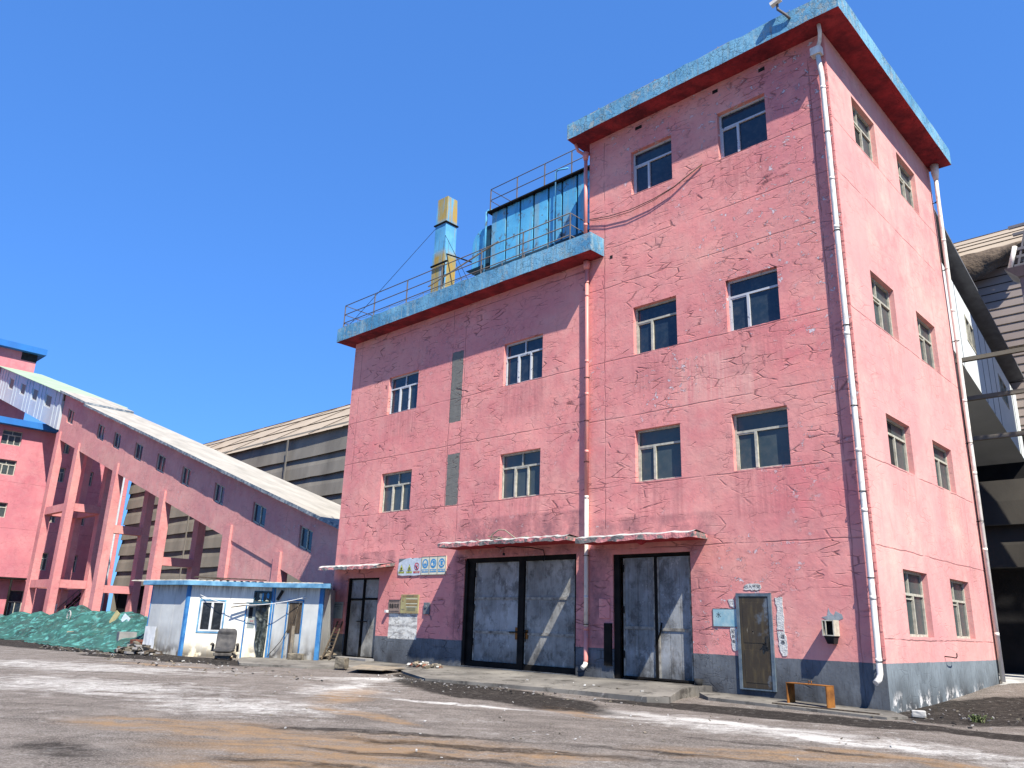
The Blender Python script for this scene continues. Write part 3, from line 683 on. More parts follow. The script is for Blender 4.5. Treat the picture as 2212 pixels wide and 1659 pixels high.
def ragged_slab(x0, x1, y0, y1, z0, z1, parent, notch=None, seed=1):
    """roof slab: blue edge, red soffit, grey top, with slightly uneven arrises"""
    rnd = random.Random(seed); b = MB()
    pts = notch or [(x0, y0), (x1, y0), (x1, y1), (x0, y1)]
    ring = []
    for i in range(len(pts)):
        p, q = Vector(pts[i]), Vector(pts[(i+1) % len(pts)]); L = (q-p).length; k = max(1, int(L/.35))
        for j in range(k):
            ring.append(p + (q-p)*j/k)
    n_ = len(ring); bot = []; topp = []
    for i, p in enumerate(ring):
        e = mnoise.noise(Vector((p.x*1.3, p.y*1.3, seed)))
        bot.append((p.x, p.y, z0 + .018*e + rnd.uniform(-.008, .008))); topp.append((p.x+.01*e, p.y+.01*e, z1 + .03*mnoise.noise(Vector((p.x*2, p.y*2, 3+seed))) + rnd.uniform(-.012, .012)))
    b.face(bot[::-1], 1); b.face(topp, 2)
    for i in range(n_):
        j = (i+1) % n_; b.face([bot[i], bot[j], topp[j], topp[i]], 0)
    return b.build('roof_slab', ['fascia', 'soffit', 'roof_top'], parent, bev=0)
ragged_slab(-8.0, .66, -.66, 8.6, TZ, 16.86, tall, seed=2)
# lightning wire on short posts along the roof edge
b = MB(); xs = [-7.9 + i*1.04 for i in range(9)]
pts = []
for i, x in enumerate(xs):
    b.tube([(x, -.5, 16.82), (x, -.5, 17.02 + .03*(i % 2))], .012, 5)
    pts.append((x, -.5, 16.98 + (.03 if i % 2 else 0)));
    if i < 8: pts.append((x+.5, -.5, 16.93))
b.tube(pts, .009, 5)
ys = [-.5 + i*1.1 for i in range(9)]; b.tube([(.5, y, 17.0 + .03*(i % 2)) for i, y in enumerate(ys)], .009, 5)
for y in ys: b.tube([(.5, y, 16.82), (.5, y, 17.03)], .012, 5)
b.build('lightning_wire', 'rail', tall)

def downpipe(parent, path, r, mat, joints=(), hopper=None, mat2=None):
    b = MB(); b.tube(path, r, 14)
    for z in joints:
        # find point on path at this height
        for p, q in zip(path[:-1], path[1:]):
            if min(p[2], q[2]) <= z <= max(p[2], q[2]) and abs(p[2]-q[2]) > .5:
                t = (z-p[2])/(q[2]-p[2]); c = Vector(p)*(1-t)+Vector(q)*t
                b.tube([c+Vector((0,0,-.045)), c+Vector((0,0,.045))], r*1.05, 14)
    if hopper:
        x, y, z = hopper; b.box((x-.13, y-.10, z-.12), (x+.13, y+.10, z+.14)); b.tube([(x, y, z-.12), (x, y, z-.25)], r*1.15, 14)
    return b.build('downpipe', mat, parent)
def brackets(parent, pts, r, mat='black_frame', axis='y'):
    for (x, y, z, wy) in pts:
        b = MB(); k = 14
        ring = [(x + (r+.012)*math.cos(t*2*math.pi/k), y + (r+.012)*math.sin(t*2*math.pi/k), z) for t in range(k+1)]
        b.tube(ring, .009, 5, cap=False)
        b.obox((x, y, z), (x, wy, z) if axis == 'y' else (wy, y, z), .02, .02)
        b.build('pipe_bracket', mat, parent)
# white pipe near the front corner
px = -.085
pp = downpipe(tall, [(px-.05, -.14, 15.6), (px, -.13, 15.0), (px, -.13, 3), (px, -.15, .72), (px-.02, -.18, .62), (px-.06, -.27, .55)], .062, 'pvc', (14.6, 12.0, 10.7, 8.0, 5.3, 4.0, 2.2, .98))
b = MB(); b.box((px-.2, -.24, 15.6), (px+.06, -.04, 15.82)); b.tube([(px-.05, -.13, 15.8), (px+.03, -.14, 15.98), (px+.12, -.30, 16.1), (px+.12, -.34, 16.33)], .05, 10); b.build('rain_hopper', 'pvc', tall)
brackets(tall, [(px, -.13, z, -.002) for z in (13.3, 10.6, 8.2, 6.3, 4.4, 2.6, .96)], .062)
# white pipe at the back of the side wall
downpipe(tall, [(.22, 8.30, 16.0), (.2, 8.32, 15.2), (.13, 8.38, 8), (.10, 8.42, .36)], .062, 'pvc', (13.6, 11.2, 8.3, 6.1, 3.9, 1.6))
b = MB(); b.tube([(.22, 8.3, 15.75), (.22, 8.3, 16.05), (.22, 8.3, 16.31)], [.07, .12, .13], 12); b.build('rain_hopper', 'pvc', tall)
brackets(tall, [(.17-.004*(16-z), 8.35, z, -.01) for z in (15.0, 12.6, 10.2, 7.0, 4.7)], .062, axis='x')
# raised pink strip behind that pipe
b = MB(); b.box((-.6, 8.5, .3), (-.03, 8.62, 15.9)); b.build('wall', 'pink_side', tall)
# corner repair strip: broken arris of the corner
b = MB(); rnd = random.Random(5); z = 1.0
while z < 16:
    h = rnd.uniform(.12, .34); x0 = -rnd.uniform(.03, .055)
    b.box((x0, -rnd.uniform(.004, .013), z), (.004+rnd.uniform(0, .008), .03, z+h-.012)); z += h
b.build('corner_strip', 'pink_front', tall)
# half round electric lamp dome below the canopy etc. come with the canopies
def canopy(parent, pts_wall, pts_front, zw, zf, th, seed, mat=('concrete_lt', 'soffit', 'pinkedge')):
    """pts_wall: (x0, x1) at the wall, pts_front: (x0, x1, y) at the lip"""
    b = MB(); rnd = random.Random(seed); n_ = max(6, int(abs(pts_wall[1]-pts_wall[0])/.14))
    T, Bt, FT, FB = [], [], [], []
    for i in range(n_+1):
        t = i/n_; xw = pts_wall[0]*(1-t)+pts_wall[1]*t; xf = pts_front[0]*(1-t)+pts_front[1]*t
        j = rnd.uniform(-.015, .02); jj = rnd.uniform(-.02, .012)
        T.append((xw, .01, zw+th)); Bt.append((xw, .01, zw))
        FT.append((xf, pts_front[2]+rnd.uniform(-.015, .02), zf+th+j)); FB.append((xf, pts_front[2]+rnd.uniform(-.01, .015), zf+jj))
    for i in range(n_):
        Ra, Rb = [(F_[0], F_[1]+.13, F_[2]+.05) for F_ in (FT[i], FT[i+1])]
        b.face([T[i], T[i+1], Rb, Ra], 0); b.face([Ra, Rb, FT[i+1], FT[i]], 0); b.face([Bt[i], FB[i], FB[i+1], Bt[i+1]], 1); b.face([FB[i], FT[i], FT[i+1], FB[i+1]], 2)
    for i in (0, n_): b.face([T[i], FT[i], FB[i], Bt[i]], 2)
    return b.build('canopy', list(mat), parent)
def edge_mat():
    n = NT('broken_pink_edge'); P = n.P
    f = n.rng(n.noise(2.6, 7, n.scl(P, (1, 1, 2.5)), rough=.65), .47, .53)
    c = n.mix(f, (.52, .20, .19), n.mix(n.noise(8, 4), (.05, .05, .05), (.24, .23, .21)))
    return n.fin(c, .95, n.bump(n.noise(9, 6, P), 1, .04))
M['pinkedge'] = edge_mat()
canopy(tall, (-7.42, -3.92), (-7.22, -3.68, -1.05), 3.58, 3.53, .12, 3)
b = MB(); b.tube([(-5.35, -.75, 3.56), (-5.35, -.75, 3.50), (-5.35, -.75, 3.44)], [.17, .13, .03], 12); b.obox((-5.6, -.7, 3.535), (-4.95, -.7, 3.535), .05, .03); b.build('canopy_lamp', 'soffit', tall)

def leaf(parent, x0, x1, z0, z1, y, mat, rails=(), stiles=True, handle=None, trim='door_rail', name='door_leaf'):
    b = MB(); b.box((x0, y, z0), (x1, y+.05, z1), 0)
    for z in rails: b.box((x0+.01, y-.022, z-.035), (x1-.01, y-.001, z+.035), 1)
    if stiles:
        b.box((x0+.01, y-.018, z0+.01), (x0+.06, y-.001, z1-.01), 1); b.box((x1-.06, y-.018, z0+.01), (x1-.01, y-.001, z1-.01), 1)
    o = b.build(name, [mat, trim], parent)
    return o
def door_frame(parent, x0, x1, z0, z1, y, t, mat='black_frame', mid=None, head=None):
    b = MB(); h = head or t
    b.box((x0, y, z0), (x0+t, y+.09, z1)); b.box((x1-t, y, z0), (x1, y+.09, z1)); b.box((x0+t, y, z1-h), (x1-t, y+.09, z1))
    if mid: b.box((mid[0], y, z0), (mid[1], y+.09, z1-h))
    return b.build('door_frame', mat, parent)
# double steel door of the tall block
door_frame(tall, -6.80, -4.40, .19, 3.33, .10, .09)
b = MB(); b.box((-6.86, .05, .19), (-6.60, .12, 3.3)); b.build('door_jamb', 'black_frame', tall)
leaf(tall, -6.56, -5.56, .26, 3.22, .17, 'door_seam', (1.46,))
leaf(tall, -5.50, -4.50, .24, 3.22, .165, 'door_seam', (1.44,))
b = MB(); b.box((-5.57, .13, .25), (-5.49, .165, 3.23)); b.tube([(-5.53, .11, 1.1), (-5.40, .10, 1.35), (-5.36, .12, 1.6)], .02, 6); b.obox((-6.5, .12, .26), (-4.5, .12, .26), .05, .05); b.build('door_bolt', 'black_frame', tall)
for x, z in ((-6.53, .8), (-6.53, 1.9), (-6.53, 2.95), (-4.5, .8), (-4.5, 1.9), (-4.5, 2.95)):
    b = MB(); b.tube([(x, .14, z-.09), (x, .14, z+.09)], .022, 8); b.build('hinge', 'black_frame', tall)
# small rusty security door
sd_ = MB(); x0, x1, z0, z1 = DS
sd_.box((x0, -.05, z0), (x0+.07, -.002, z1)); sd_.box((x1-.07, -.05, z0), (x1, -.002, z1)); sd_.box((x0+.07, -.05, z1-.07), (x1-.07, -.002, z1)); sd_.box((x0+.07, -.04, z0), (x1-.07, -.002, z0+.03))
sdf = sd_.build('door_frame', 'door_frame_blue', tall)
b = MB(); b.box((x0+.075, -.035, z0+.035), (x1-.075, -.004, z1-.075)); b.box((x0+.15, -.041, z0+.15), (x1-.15, -.034, z0+.85)); b.box((x0+.15, -.041, z0+1.0), (x1-.15, -.034, z1-.2))
dl = b.build('door_leaf', 'rusty_door', tall, bev=.006)
b = MB(); b.box((x1-.17, -.055, z0+.88), (x1-.105, -.036, z0+1.16)); b.obox((x1-.14, -.075, z0+1.1), (x1-.14, -.075, z0+.92), .03, .03); b.tube([(x1-.14, -.05, z0+1.02), (x1-.24, -.075, z0+.98)], .012, 6)
b.build('door_handle', 'black', dl)
b = MB(); b.tube([(-2.84, -.042, 1.46), (-2.84, -.034, 1.46)], .018, 8); b.build('peephole', 'black', dl)

# ------------------------------------------------------------------ low block
LZ = 12.15
low = thing('pink_building', (-13.6, 4.2, 0), 'lower pink block with two large steel doors and a railing along its roof edge', 'building')
LW = [(-17.19, -15.47, 8.80, 10.25), (-11.13, -9.44, 8.80, 10.25), (-17.19, -15.47, 5.13, 6.56), (-11.13, -9.44, 5.13, 6.56)]
DM = (-12.52, -8.02, .20, 3.38); DL = (-18.72, -16.85, .16, 2.86)
b = MB(); b.wall(FP, -19.62, -7.6, -.1, LZ, LW + [DM, DL], .20); b.build('wall', 'pink_low', low)
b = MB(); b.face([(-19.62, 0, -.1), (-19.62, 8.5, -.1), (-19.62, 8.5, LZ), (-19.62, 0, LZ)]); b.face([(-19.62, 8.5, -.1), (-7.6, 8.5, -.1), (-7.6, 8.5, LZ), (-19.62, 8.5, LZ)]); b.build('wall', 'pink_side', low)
for i, f in enumerate(LW): win_front(low, FP, *f, 'Q', 'frame_film' if i < 2 else 'frame_old', 'glass_dark' if i < 2 else 'glass_dusty', depth=.18)
ragged_slab(0, 0, 0, 0, LZ, 12.73, low, notch=[(-20.05, -.66), (-7.04, -.66), (-7.04, -.003), (-7.603, -.003), (-7.603, 8.6), (-20.05, 8.6)], seed=4)
canopy(low, (-12.9, -7.72), (-12.62, -7.46, -1.12), 3.66, 3.62, .11, 5)
canopy(low, (-19.60, -16.05), (-19.25, -15.80, -.95), 3.24, 3.09, .10, 6)
# big sliding door, two leaves with two rails each
door_frame(low, -12.54, -8.0, .18, 3.40, .07, .12, mid=(-10.25, -10.03), head=.16)
b = MB(); b.box((-12.42, .10, .2), (-12.17, .15, 3.26)); b.box((-12.5, .02, .18), (-12.40, .08, 3.3)); b.build('door_jamb', 'black_frame', low)
leaf(low, -12.16, -10.25, .36, 3.26, .15, 'door_steel', (1.20, 2.18))
leaf(low, -10.03, -8.12, .36, 3.26, .15, 'door_pale', (1.20, 2.18))
b = MB(); b.box((-12.4, .09, .18), (-8.1, .15, .35)); b.tube([(-10.6, .10, 1.22), (-9.85, .08, 1.24)], .02, 6); b.tube([(-9.93, .06, 1.3), (-9.92, .06, .98)], .014, 6); b.build('door_bolt', 'black_frame', low)
for x in (-12.14, -8.14):
    for z in (.9, 1.9, 2.9):
        b = MB(); b.tube([(x, .12, z-.10), (x, .12, z+.10)], .024, 8); b.build('hinge', 'black_frame', low)
b = MB(); b.box((-10.38, .118, 1.02), (-10.28, .147, 1.36)); b.box((-10.0, .118, 1.05), (-9.9, .147, 1.30)); b.build('latch_plate', 'rust_orange', low)
# left door
door_frame(low, -18.74, -16.83, .14, 2.88, .06, .09, mid=(-17.83, -17.77), head=.07)
leaf(low, -18.60, -17.84, .20, 2.80, .13, 'door_steel', (2.12,), trim='black_frame', stiles=False)
leaf(low, -17.76, -16.93, .20, 2.80, .13, 'door_pale', (2.14,), trim='black_frame', stiles=False)
b = MB(); b.tube([(-18.1, .08, 1.37), (-17.5, .08, 1.37)], .018, 6); b.tube([(-17.8, .06, 1.44), (-17.8, .06, 1.3)], .03, 6); b.build('door_bolt', 'black', low)
slab('pavement', [(-18.8, -.32, .155), (-16.8, -.36, .155), (-16.8, .12, .165), (-18.8, .12, .165)], mat='concrete', th=.12)
# downpipe between the blocks: pink above, white below
b_ = MB(); xq = -7.60
downpipe(low, [(xq, -.12, 12.1), (xq, -.10, 9), (xq, -.09, 4.92)], .058, 'pvc_pink', (11.0, 8.9, 7.9, 6.2))
downpipe(low, [(xq, -.09, 4.94), (xq, -.09, 3), (xq, -.09, 1.42)], .058, 'pvc_cream', (4.9, 2.2))
downpipe(low, [(xq, -.09, 1.44), (xq, -.09, .62), (xq, -.10, .52)], .060, 'pvc_pink', (1.4,))
downpipe(low, [(xq, -.10, .54), (xq, -.12, .48), (xq-.02, -.22, .40)], .062, 'pvc')
b = MB(); b.tube([(xq, -.12, 12.1), (xq, -.13, 11.93), (xq, -.12, 11.85)], [.11, .11, .07], 12); b.build('rain_hopper', 'pvc_pink', low)
brackets(low, [(xq, -.10, z, -.002) for z in (11.4, 8.4, 7.1, 5.9, 3.3, 1.5)], .060)
# pink pipe of the tall block above the low roof
downpipe(tall, [(-7.68, -.10, 15.85), (-7.68, -.09, 12.78)], .058, 'pvc_pink', (13.4,))
b = MB(); b.tube([(-7.68, -.10, 15.7), (-7.68, -.11, 15.95)], [.07, .12], 12); b.tube([(-7.75, -.11, 15.95), (-7.92, -.2, 16.1), (-7.95, -.3, 16.31)], .05, 10); b.build('rain_hopper', 'pvc_pink', tall)
# roof railing
def railing(parent, pts, posts, z0, hs, r=.018, mat='rail', name='railing'):
    b = MB()
    for h in hs: b.tube([(x, y, z0+h) for x, y in pts], r, 6)
    for x, y in posts: b.obox((x, y, z0-.05), (x, y, z0+max(hs)), .035, .035)
    return b.build(name, mat, parent)
railing(low, [(-17.8, -.45), (-19.85, -.50), (-19.85, -.5)], [], 12.78, (.02,))
railing(low, [(-19.85, 1.0), (-19.85, -.52), (-7.95, -.52), (-7.95, .6)], [(-19.85, -.52), (-17.86, -.52), (-15.86, -.52), (-13.9, -.52), (-11.87, -.52), (-9.93, -.52), (-7.95, -.52), (-19.85, 1.0)], 12.76, (.22, .58, .98))
b = MB(); pts = []
for i in range(12):
    x = -19.8 + i*1.0; b.tube([(x, -.58, 12.7), (x, -.58, 12.9)], .01, 5); pts += [(x, -.58, 12.9), (x+.5, -.58, 12.84)]
b.tube(pts[:-1], .008, 5); b.build('lightning_wire', 'rail', low)

# junk on the middle canopy
b = MB(); rnd = random.Random(9)
for i in range(11):
    x = -10.9 + i*.19; h = .05 + .16*math.exp(-((x+9.95)/.45)**2)
    p = Vector((x, -.9+rnd.uniform(-.1, .1), 3.74+rnd.uniform(0, h))); d = Vector((rnd.uniform(.2, .5), rnd.uniform(-.2, .2), rnd.uniform(-.12, .12)))
    b.obox(p-d/2, p+d/2, rnd.uniform(.08, .2), .022)
b.tube([(-10.35, -1.05, 3.74), (-10.32, -1.05, 3.90), (-10.1, -1.0, 4.04), (-9.85, -1.0, 4.02), (-9.65, -.9, 3.86), (-9.45, -.9, 3.75)], .018, 6)
tag(b.build('scrap_pile', 'wood_lt'), 'loose scrap boards and a bent strip lying on the canopy above the widest door', 'scrap')
# hanging wire under that canopy
b = MB(); b.tube([(-10.6, -.6, 3.62), (-10.4, -.6, 3.57), (-10.1, -.6, 3.6), (-9.5, -.3, 3.58), (-9.2, -.05, 3.52), (-9.15, -.03, 3.3), (-9.2, -.03, 3.2)], .015, 5); b.tube([(-10.3, -.55, 3.62), (-10.3, -.55, 3.42)], .008, 4); b.tube([(-10.3, -.55, 3.43), (-10.3, -.55, 3.36)], .035, 8); b.build('canopy_wiring', 'black', low)

# ------------------------------------------------------------------ things on the facade
# white warning board
t = thing('safety_sign', (-15.2, -.02, 2.9), 'torn white warning board with two yellow triangles and a red no-fire ring', 'sign')
b = MB(); ring = [(-15.80, 2.92), (-15.55, 2.895), (-15.2, 2.905), (-14.95, 2.89), (-14.64, 2.91), (-14.63, 3.2), (-14.62, 3.47), (-14.72, 3.44), (-14.85, 3.47), (-15.02, 3.46), (-15.06, 3.42), (-15.2, 3.48), (-15.42, 3.46), (-15.6, 3.40), (-15.8, 3.32), (-15.83, 3.1)]
b.prism(ring, -.030, -.012, mp=lambda a, c, y: (a, y, c)); b.build('board', 'sign_white', t)
b = MB(); b.box((-15.82, -.010, 2.93), (-14.63, -.003, 3.47)); b.build('backing', 'grey_box', t)
def tri(cx, cz, r_, n_, mat, parent, name='warning_triangle'):
    b = MB(); P_ = [(cx + r_*math.sin(a)*.86, cz + r_*math.cos(a)) for a in (0, -2.09, 2.09)]
    b.prism(P_, n_, n_+.003, mp=lambda a, c, y: (a, y, c)); return b.build(name, mat, parent)
for cx in (-15.63, -15.21):
    k = tri(cx, 3.14, .14, -.034, 'ink', t); tri(cx, 3.14, .112, -.0375, 'sign_yellow', k, 'face')
    b = MB(); b.prism([(cx + .035*math.cos(a*.785), 3.13 + .05*math.sin(a*.785)) for a in range(8)], -.041, -.0385, mp=lambda a, c, y: (a, y, c)); b.box((cx-.04, -.041, 3.075), (cx+.04, -.0385, 3.085)); b.build('pictogram', 'ink', k)
    b = MB(); b.box((cx-.15, -.033, 2.975), (cx+.15, -.031, 3.04)); b.build('caption_strip', 'sign_yellow', t)
text_mesh('噪声有害', .075, FP, -15.63, 3.007, -.0345, 'ink', t); text_mesh('注意防尘', .075, FP, -15.21, 3.007, -.0345, 'ink', t)
def ringm(cx, cz, ro, ri, n_, mat, parent, name='ring', k=24):
    b = MB()
    for i in range(k):
        a0, a1 = i*2*math.pi/k, (i+1)*2*math.pi/k
        b.face([(cx+ro*math.sin(a0), n_, cz+ro*math.cos(a0)), (cx+ro*math.sin(a1), n_, cz+ro*math.cos(a1)), (cx+ri*math.sin(a1), n_, cz+ri*math.cos(a1)), (cx+ri*math.sin(a0), n_, cz+ri*math.cos(a0))])
    return b.build(name, mat, parent)
k = ringm(-14.83, 3.19, .125, .095, -.034, 'sign_red', t, 'prohibition_ring')
b = MB(); b.obox((-14.91, -.036, 3.27), (-14.75, -.036, 3.11), .004, .028, up=(0,1,0)); b.build('slash', 'sign_red', k)
b = MB(); b.prism([(-14.85, 3.12), (-14.80, 3.13), (-14.78, 3.18), (-14.82, 3.26), (-14.84, 3.2), (-14.88, 3.22)], -.0350, -.0335, mp=lambda a, c, y: (a, y, c)); b.build('pictogram', 'ink', k)
b = MB(); b.box((-14.99, -.033, 2.97), (-14.67, -.031, 3.045)); b.build('caption_strip', 'sign_red', t)
text_mesh('严禁烟火', .072, FP, -14.83, 3.007, -.0345, 'sign_cream', t)
# blue mandatory board
t = thing('safety_sign', (-13.98, -.02, 2.9), 'cream safety board with three blue circles, right of the torn warning board', 'sign')
b = MB(); b.box((-14.60, -.030, 2.90), (-13.38, -.004, 3.50)); b.build('board', 'sign_cream', t)
b = MB()
for u, v in ((-14.60, -14.585), (-13.395, -13.38)): b.box((u, -.036, 2.90), (v, -.031, 3.50))
b.box((-14.585, -.036, 2.90), (-13.395, -.031, 2.915)); b.box((-14.585, -.036, 3.485), (-13.395, -.031, 3.50))
for u in (-14.2, -13.79): b.box((u-.014, -.034, 2.93), (u-.006, -.031, 3.48)); b.box((u+.006, -.034, 2.93), (u+.014, -.031, 3.48))
b.build('border', 'ink_grey', t)
def disc(cx, cz, rx, rz, n_, mat, parent, name, a0=0, a1=2*math.pi, k=20):
    b = MB(); P_ = [(cx+rx*math.sin(a0+(a1-a0)*i/k), cz+rz*math.cos(a0+(a1-a0)*i/k)) for i in range(k)]
    b.prism(P_, n_-.002, n_, mp=lambda a, c, y: (a, y, c)); return b.build(name, mat, parent)
for i, (cx, s_) in enumerate(((-14.40, '必须戴安全帽'), (-13.995, '必须戴防尘口罩'), (-13.585, '必须戴护耳器'))):
    k = disc(cx, 3.27, .150, .150, -.033, 'sign_blue', t, 'mandatory_disc')
    if i == 0:
        disc(cx, 3.29, .082, .085, -.036, 'sign_cream', k, 'pictogram', -1.57, 1.57); b = MB(); b.box((cx-.098, -.037, 3.272), (cx+.098, -.0345, 3.29)); b.build('pictogram', 'sign_cream', k)
        ringm(cx, 3.24, .070, .058, -.036, 'sign_cream', k, 'pictogram')
    elif i == 1:
        ringm(cx+.015, 3.28, .085, .073, -.036, 'sign_cream', k, 'pictogram'); disc(cx-.05, 3.24, .045, .05, -.037, 'sign_cream', k, 'pictogram')
    else:
        ringm(cx, 3.27, .095, .078, -.036, 'sign_cream', k, 'pictogram')
        for e in (-1, 1): disc(cx+e*.085, 3.255, .03, .05, -.038, 'sign_cream', k, 'pictogram')
    b = MB(); b.box((cx-.165, -.033, 2.985), (cx+.165, -.031, 3.085)); b.build('caption_strip', 'sign_blue', t)
    text_mesh(s_, .052, FP, cx, 3.035, -.0345, 'sign_cream', t, bold=.001)
# workshop name plate
t = thing('name_plate', (-15.88, -.02, 1.69), 'tan plate lettered in black beside the left steel door, the smaller of the pair', 'sign')
b = MB(); b.box((-16.19, -.035, 1.69), (-15.58, -.006, 2.10)); b.build('board', 'plate_tan', t)
b = MB(); [(_b := MB(), _b.box(p_, q_), _b.build('border', 'ink', t)) for p_, q_ in (((-16.16, -.041, 2.045), (-15.61, -.036, 2.055)), ((-16.16, -.041, 1.735), (-15.61, -.036, 1.745)), ((-16.19, -.045, 2.101), (-15.58, -.006, 2.112)), ((-16.19, -.045, 1.678), (-15.58, -.006, 1.688)))]
text_mesh('准备车间', .165, FP, -15.885, 1.895, -.039, 'ink', t, sx=.82, bold=.004)
t = thing('notice_board', (-15.07, -.02, 1.68), 'yellowed notice board with faded ochre text blocks, right of the lettered plate', 'sign')
b = MB(); b.box((-15.53, -.04, 1.68), (-14.62, -.006, 2.28)); b.build('board', 'notice_tan', t)
b = MB(); b.box((-15.25, -.043, 2.01), (-14.67, -.041, 2.12)); b.box((-15.25, -.043, 1.91), (-14.67, -.041, 1.965)); b.box((-15.45, -.043, 2.20), (-14.68, -.041, 2.26)); b.build('text_block', 'notice_band', t)
b = MB()
for i in range(5): b.box((-15.20, -.043, 1.86-.025*i), (-14.75, -.041, 1.865-.025*i))
b.box((-15.49, -.043, 1.80), (-15.31, -.041, 1.808)); b.box((-15.41, -.043, 1.775), (-15.39, -.041, 1.80)); b.build('text_line', 'ink_grey', t)
b = MB()
for z_ in (2.13, 1.975, 1.875): b.box((-15.25, -.043, z_), (-14.67, -.041, z_+.022))
b.build('text_block', 'sign_cream', t); tri(-15.42, 2.09, .06, -.044, 'notice_band', t)
text_mesh('危险源告知牌', .06, FP, -15.06, 2.23, -.0445, 'ink_grey', t)
t = thing('notice_board', (-19.12, -.02, 1.43), 'grey notice sheet with rows of small print, between the hut and the left steel door', 'sign')
b = MB(); b.box((-19.55, -.025, 1.44), (-18.86, -.004, 2.02)); b.build('board', 'notice_grey', t)
text_mesh('煤尘爆炸危险区域告知', .06, FP, -19.19, 1.93, -.028, 'ink', t); text_mesh('注意通风禁止明火', .055, FP, -19.19, 1.85, -.028, 'ink', t); text_mesh('责任人', .055, FP, -19.1, 1.77, -.028, 'ink', t)
b = MB(); b.box((-19.5, -.028, 1.70), (-19.1, -.0255, 1.706)); b.box((-19.48, -.028, 1.61), (-19.25, -.0255, 1.616)); b.box((-19.02, -.028, 1.505), (-18.92, -.0255, 1.51)); b.build('text_line', 'ink_blue', t)
text_mesh('王 工', .06, FP, -19.36, 1.655, -.028, 'ink_blue', t)
b = MB(); b.box((-16.27, -.13, 1.68), (-16.16, -.003, 1.77)); o = b.build('switch_box', 'white_paint', bev=.008); tag(o, 'small white box on the wall between the left steel door and the lettered plate', 'box')
b = MB(); b.box((-14.34, -.05, 1.66), (-14.05, -.003, 2.03)); b.tube([(-14.22, -.075, 1.9), (-14.22, -.05, 1.9)], .05, 12)
b.tube([(-14.1, -.03, 1.66), (-14.0, -.02, 1.6), (-13.95, -.02, 1.48)], .012, 5); o = b.build('meter_box', 'grey_box', bev=.008); tag(o, 'grey metal meter box crossed by the diagonal shadow edge', 'meter box')
b = MB(); b.box((-7.22, -.025, 1.67), (-6.87, -.002, 2.17)); o = b.build('cover_plate', 'pink_low', bev=.006); tag(o, 'pink painted cover plate between the middle downpipe and the narrower double door', 'cover plate')
b = MB(); b.box((-7.04, -.05, .50), (-6.80, -.003, 1.55)); o = b.build('leaning_plate', 'black_frame'); tag(o, 'dark upright steel plate at the left foot of the narrower double door', 'metal plate')
# poster and door papers
t = thing('poster', (-3.54, -.01, 1.55), 'washed out pale blue poster with one black glyph left of the rusty door', 'poster')
b = MB(); b.box((-3.84, -.014, 1.555), (-3.235, -.003, 1.95)); b.build('sheet', 'poster', t)
b = MB(); b.box((-3.85, -.018, 1.945), (-3.235, -.002, 1.955)); b.box((-3.85, -.018, 1.545), (-3.235, -.002, 1.555)); b.box((-3.85, -.018, 1.555), (-3.84, -.002, 1.945)); b.build('border', 'ink_grey', t)
text_mesh('水', .13, FP, -3.70, 1.80, -.0165, 'ink', t)
def torn(poly, label, ink=(), seed=1, mat='paper'):
    rnd = random.Random(seed); P_ = []
    for i in range(len(poly)):
        p, q = Vector(poly[i]), Vector(poly[(i+1) % len(poly)]); k = max(1, int((q-p).length/.05))
        for j in range(k): a = p + (q-p)*j/k; P_.append((a.x+rnd.uniform(-.014, .014), a.y+rnd.uniform(-.014, .014)))
    b = MB(); b.prism(P_, -.012, -.004, mp=lambda a, c, y: (a, y, c)); root = b.build('torn_paper', mat)
    tag(root, label, 'torn paper', 'torn paper strips round the rusty door')
    for s_, a, z, sz in ink: text_mesh(s_, sz, FP, a, z, -.0145, 'ink', root)
    if not ink: pass
    return root
torn([(-3.02, 2.375), (-2.60, 2.375), (-2.59, 2.49), (-2.68, 2.52), (-2.9, 2.52), (-3.01, 2.48)], 'torn white paper strip above the rusty door with brushed characters', [('出入平安', -2.81, 2.445, .10)], 1)
torn([(-2.29, 2.2), (-2.10, 2.22), (-2.11, 1.95), (-2.08, 1.85), (-2.10, 1.5), (-2.27, 1.5), (-2.25, 1.85), (-2.24, 1.98)], 'long pale paper scrap high on the right of the rusty door', seed=2)
torn([(-2.26, 1.48), (-2.09, 1.49), (-2.05, 1.2), (-2.07, .98), (-2.18, .95), (-2.24, 1.1)], 'lower crumpled paper scrap on the right of the rusty door', [('福', -2.15, 1.36, .10), ('春', -2.15, 1.24, .10)], 3)
torn([(-3.44, 2.17), (-3.31, 2.18), (-3.27, 1.97), (-3.40, 2.0)], 'small torn paper remnant high on the left of the rusty door', [('门', -3.36, 2.08, .08)], 4)
torn([(-3.41, 1.53), (-3.26, 1.53), (-3.25, 1.02), (-3.38, 1.03)], 'torn paper strip below the blue poster with brushed characters', [('迎', -3.35, 1.44, .09), ('新', -3.34, 1.33, .09), ('春', -3.34, 1.22, .09)], 5)
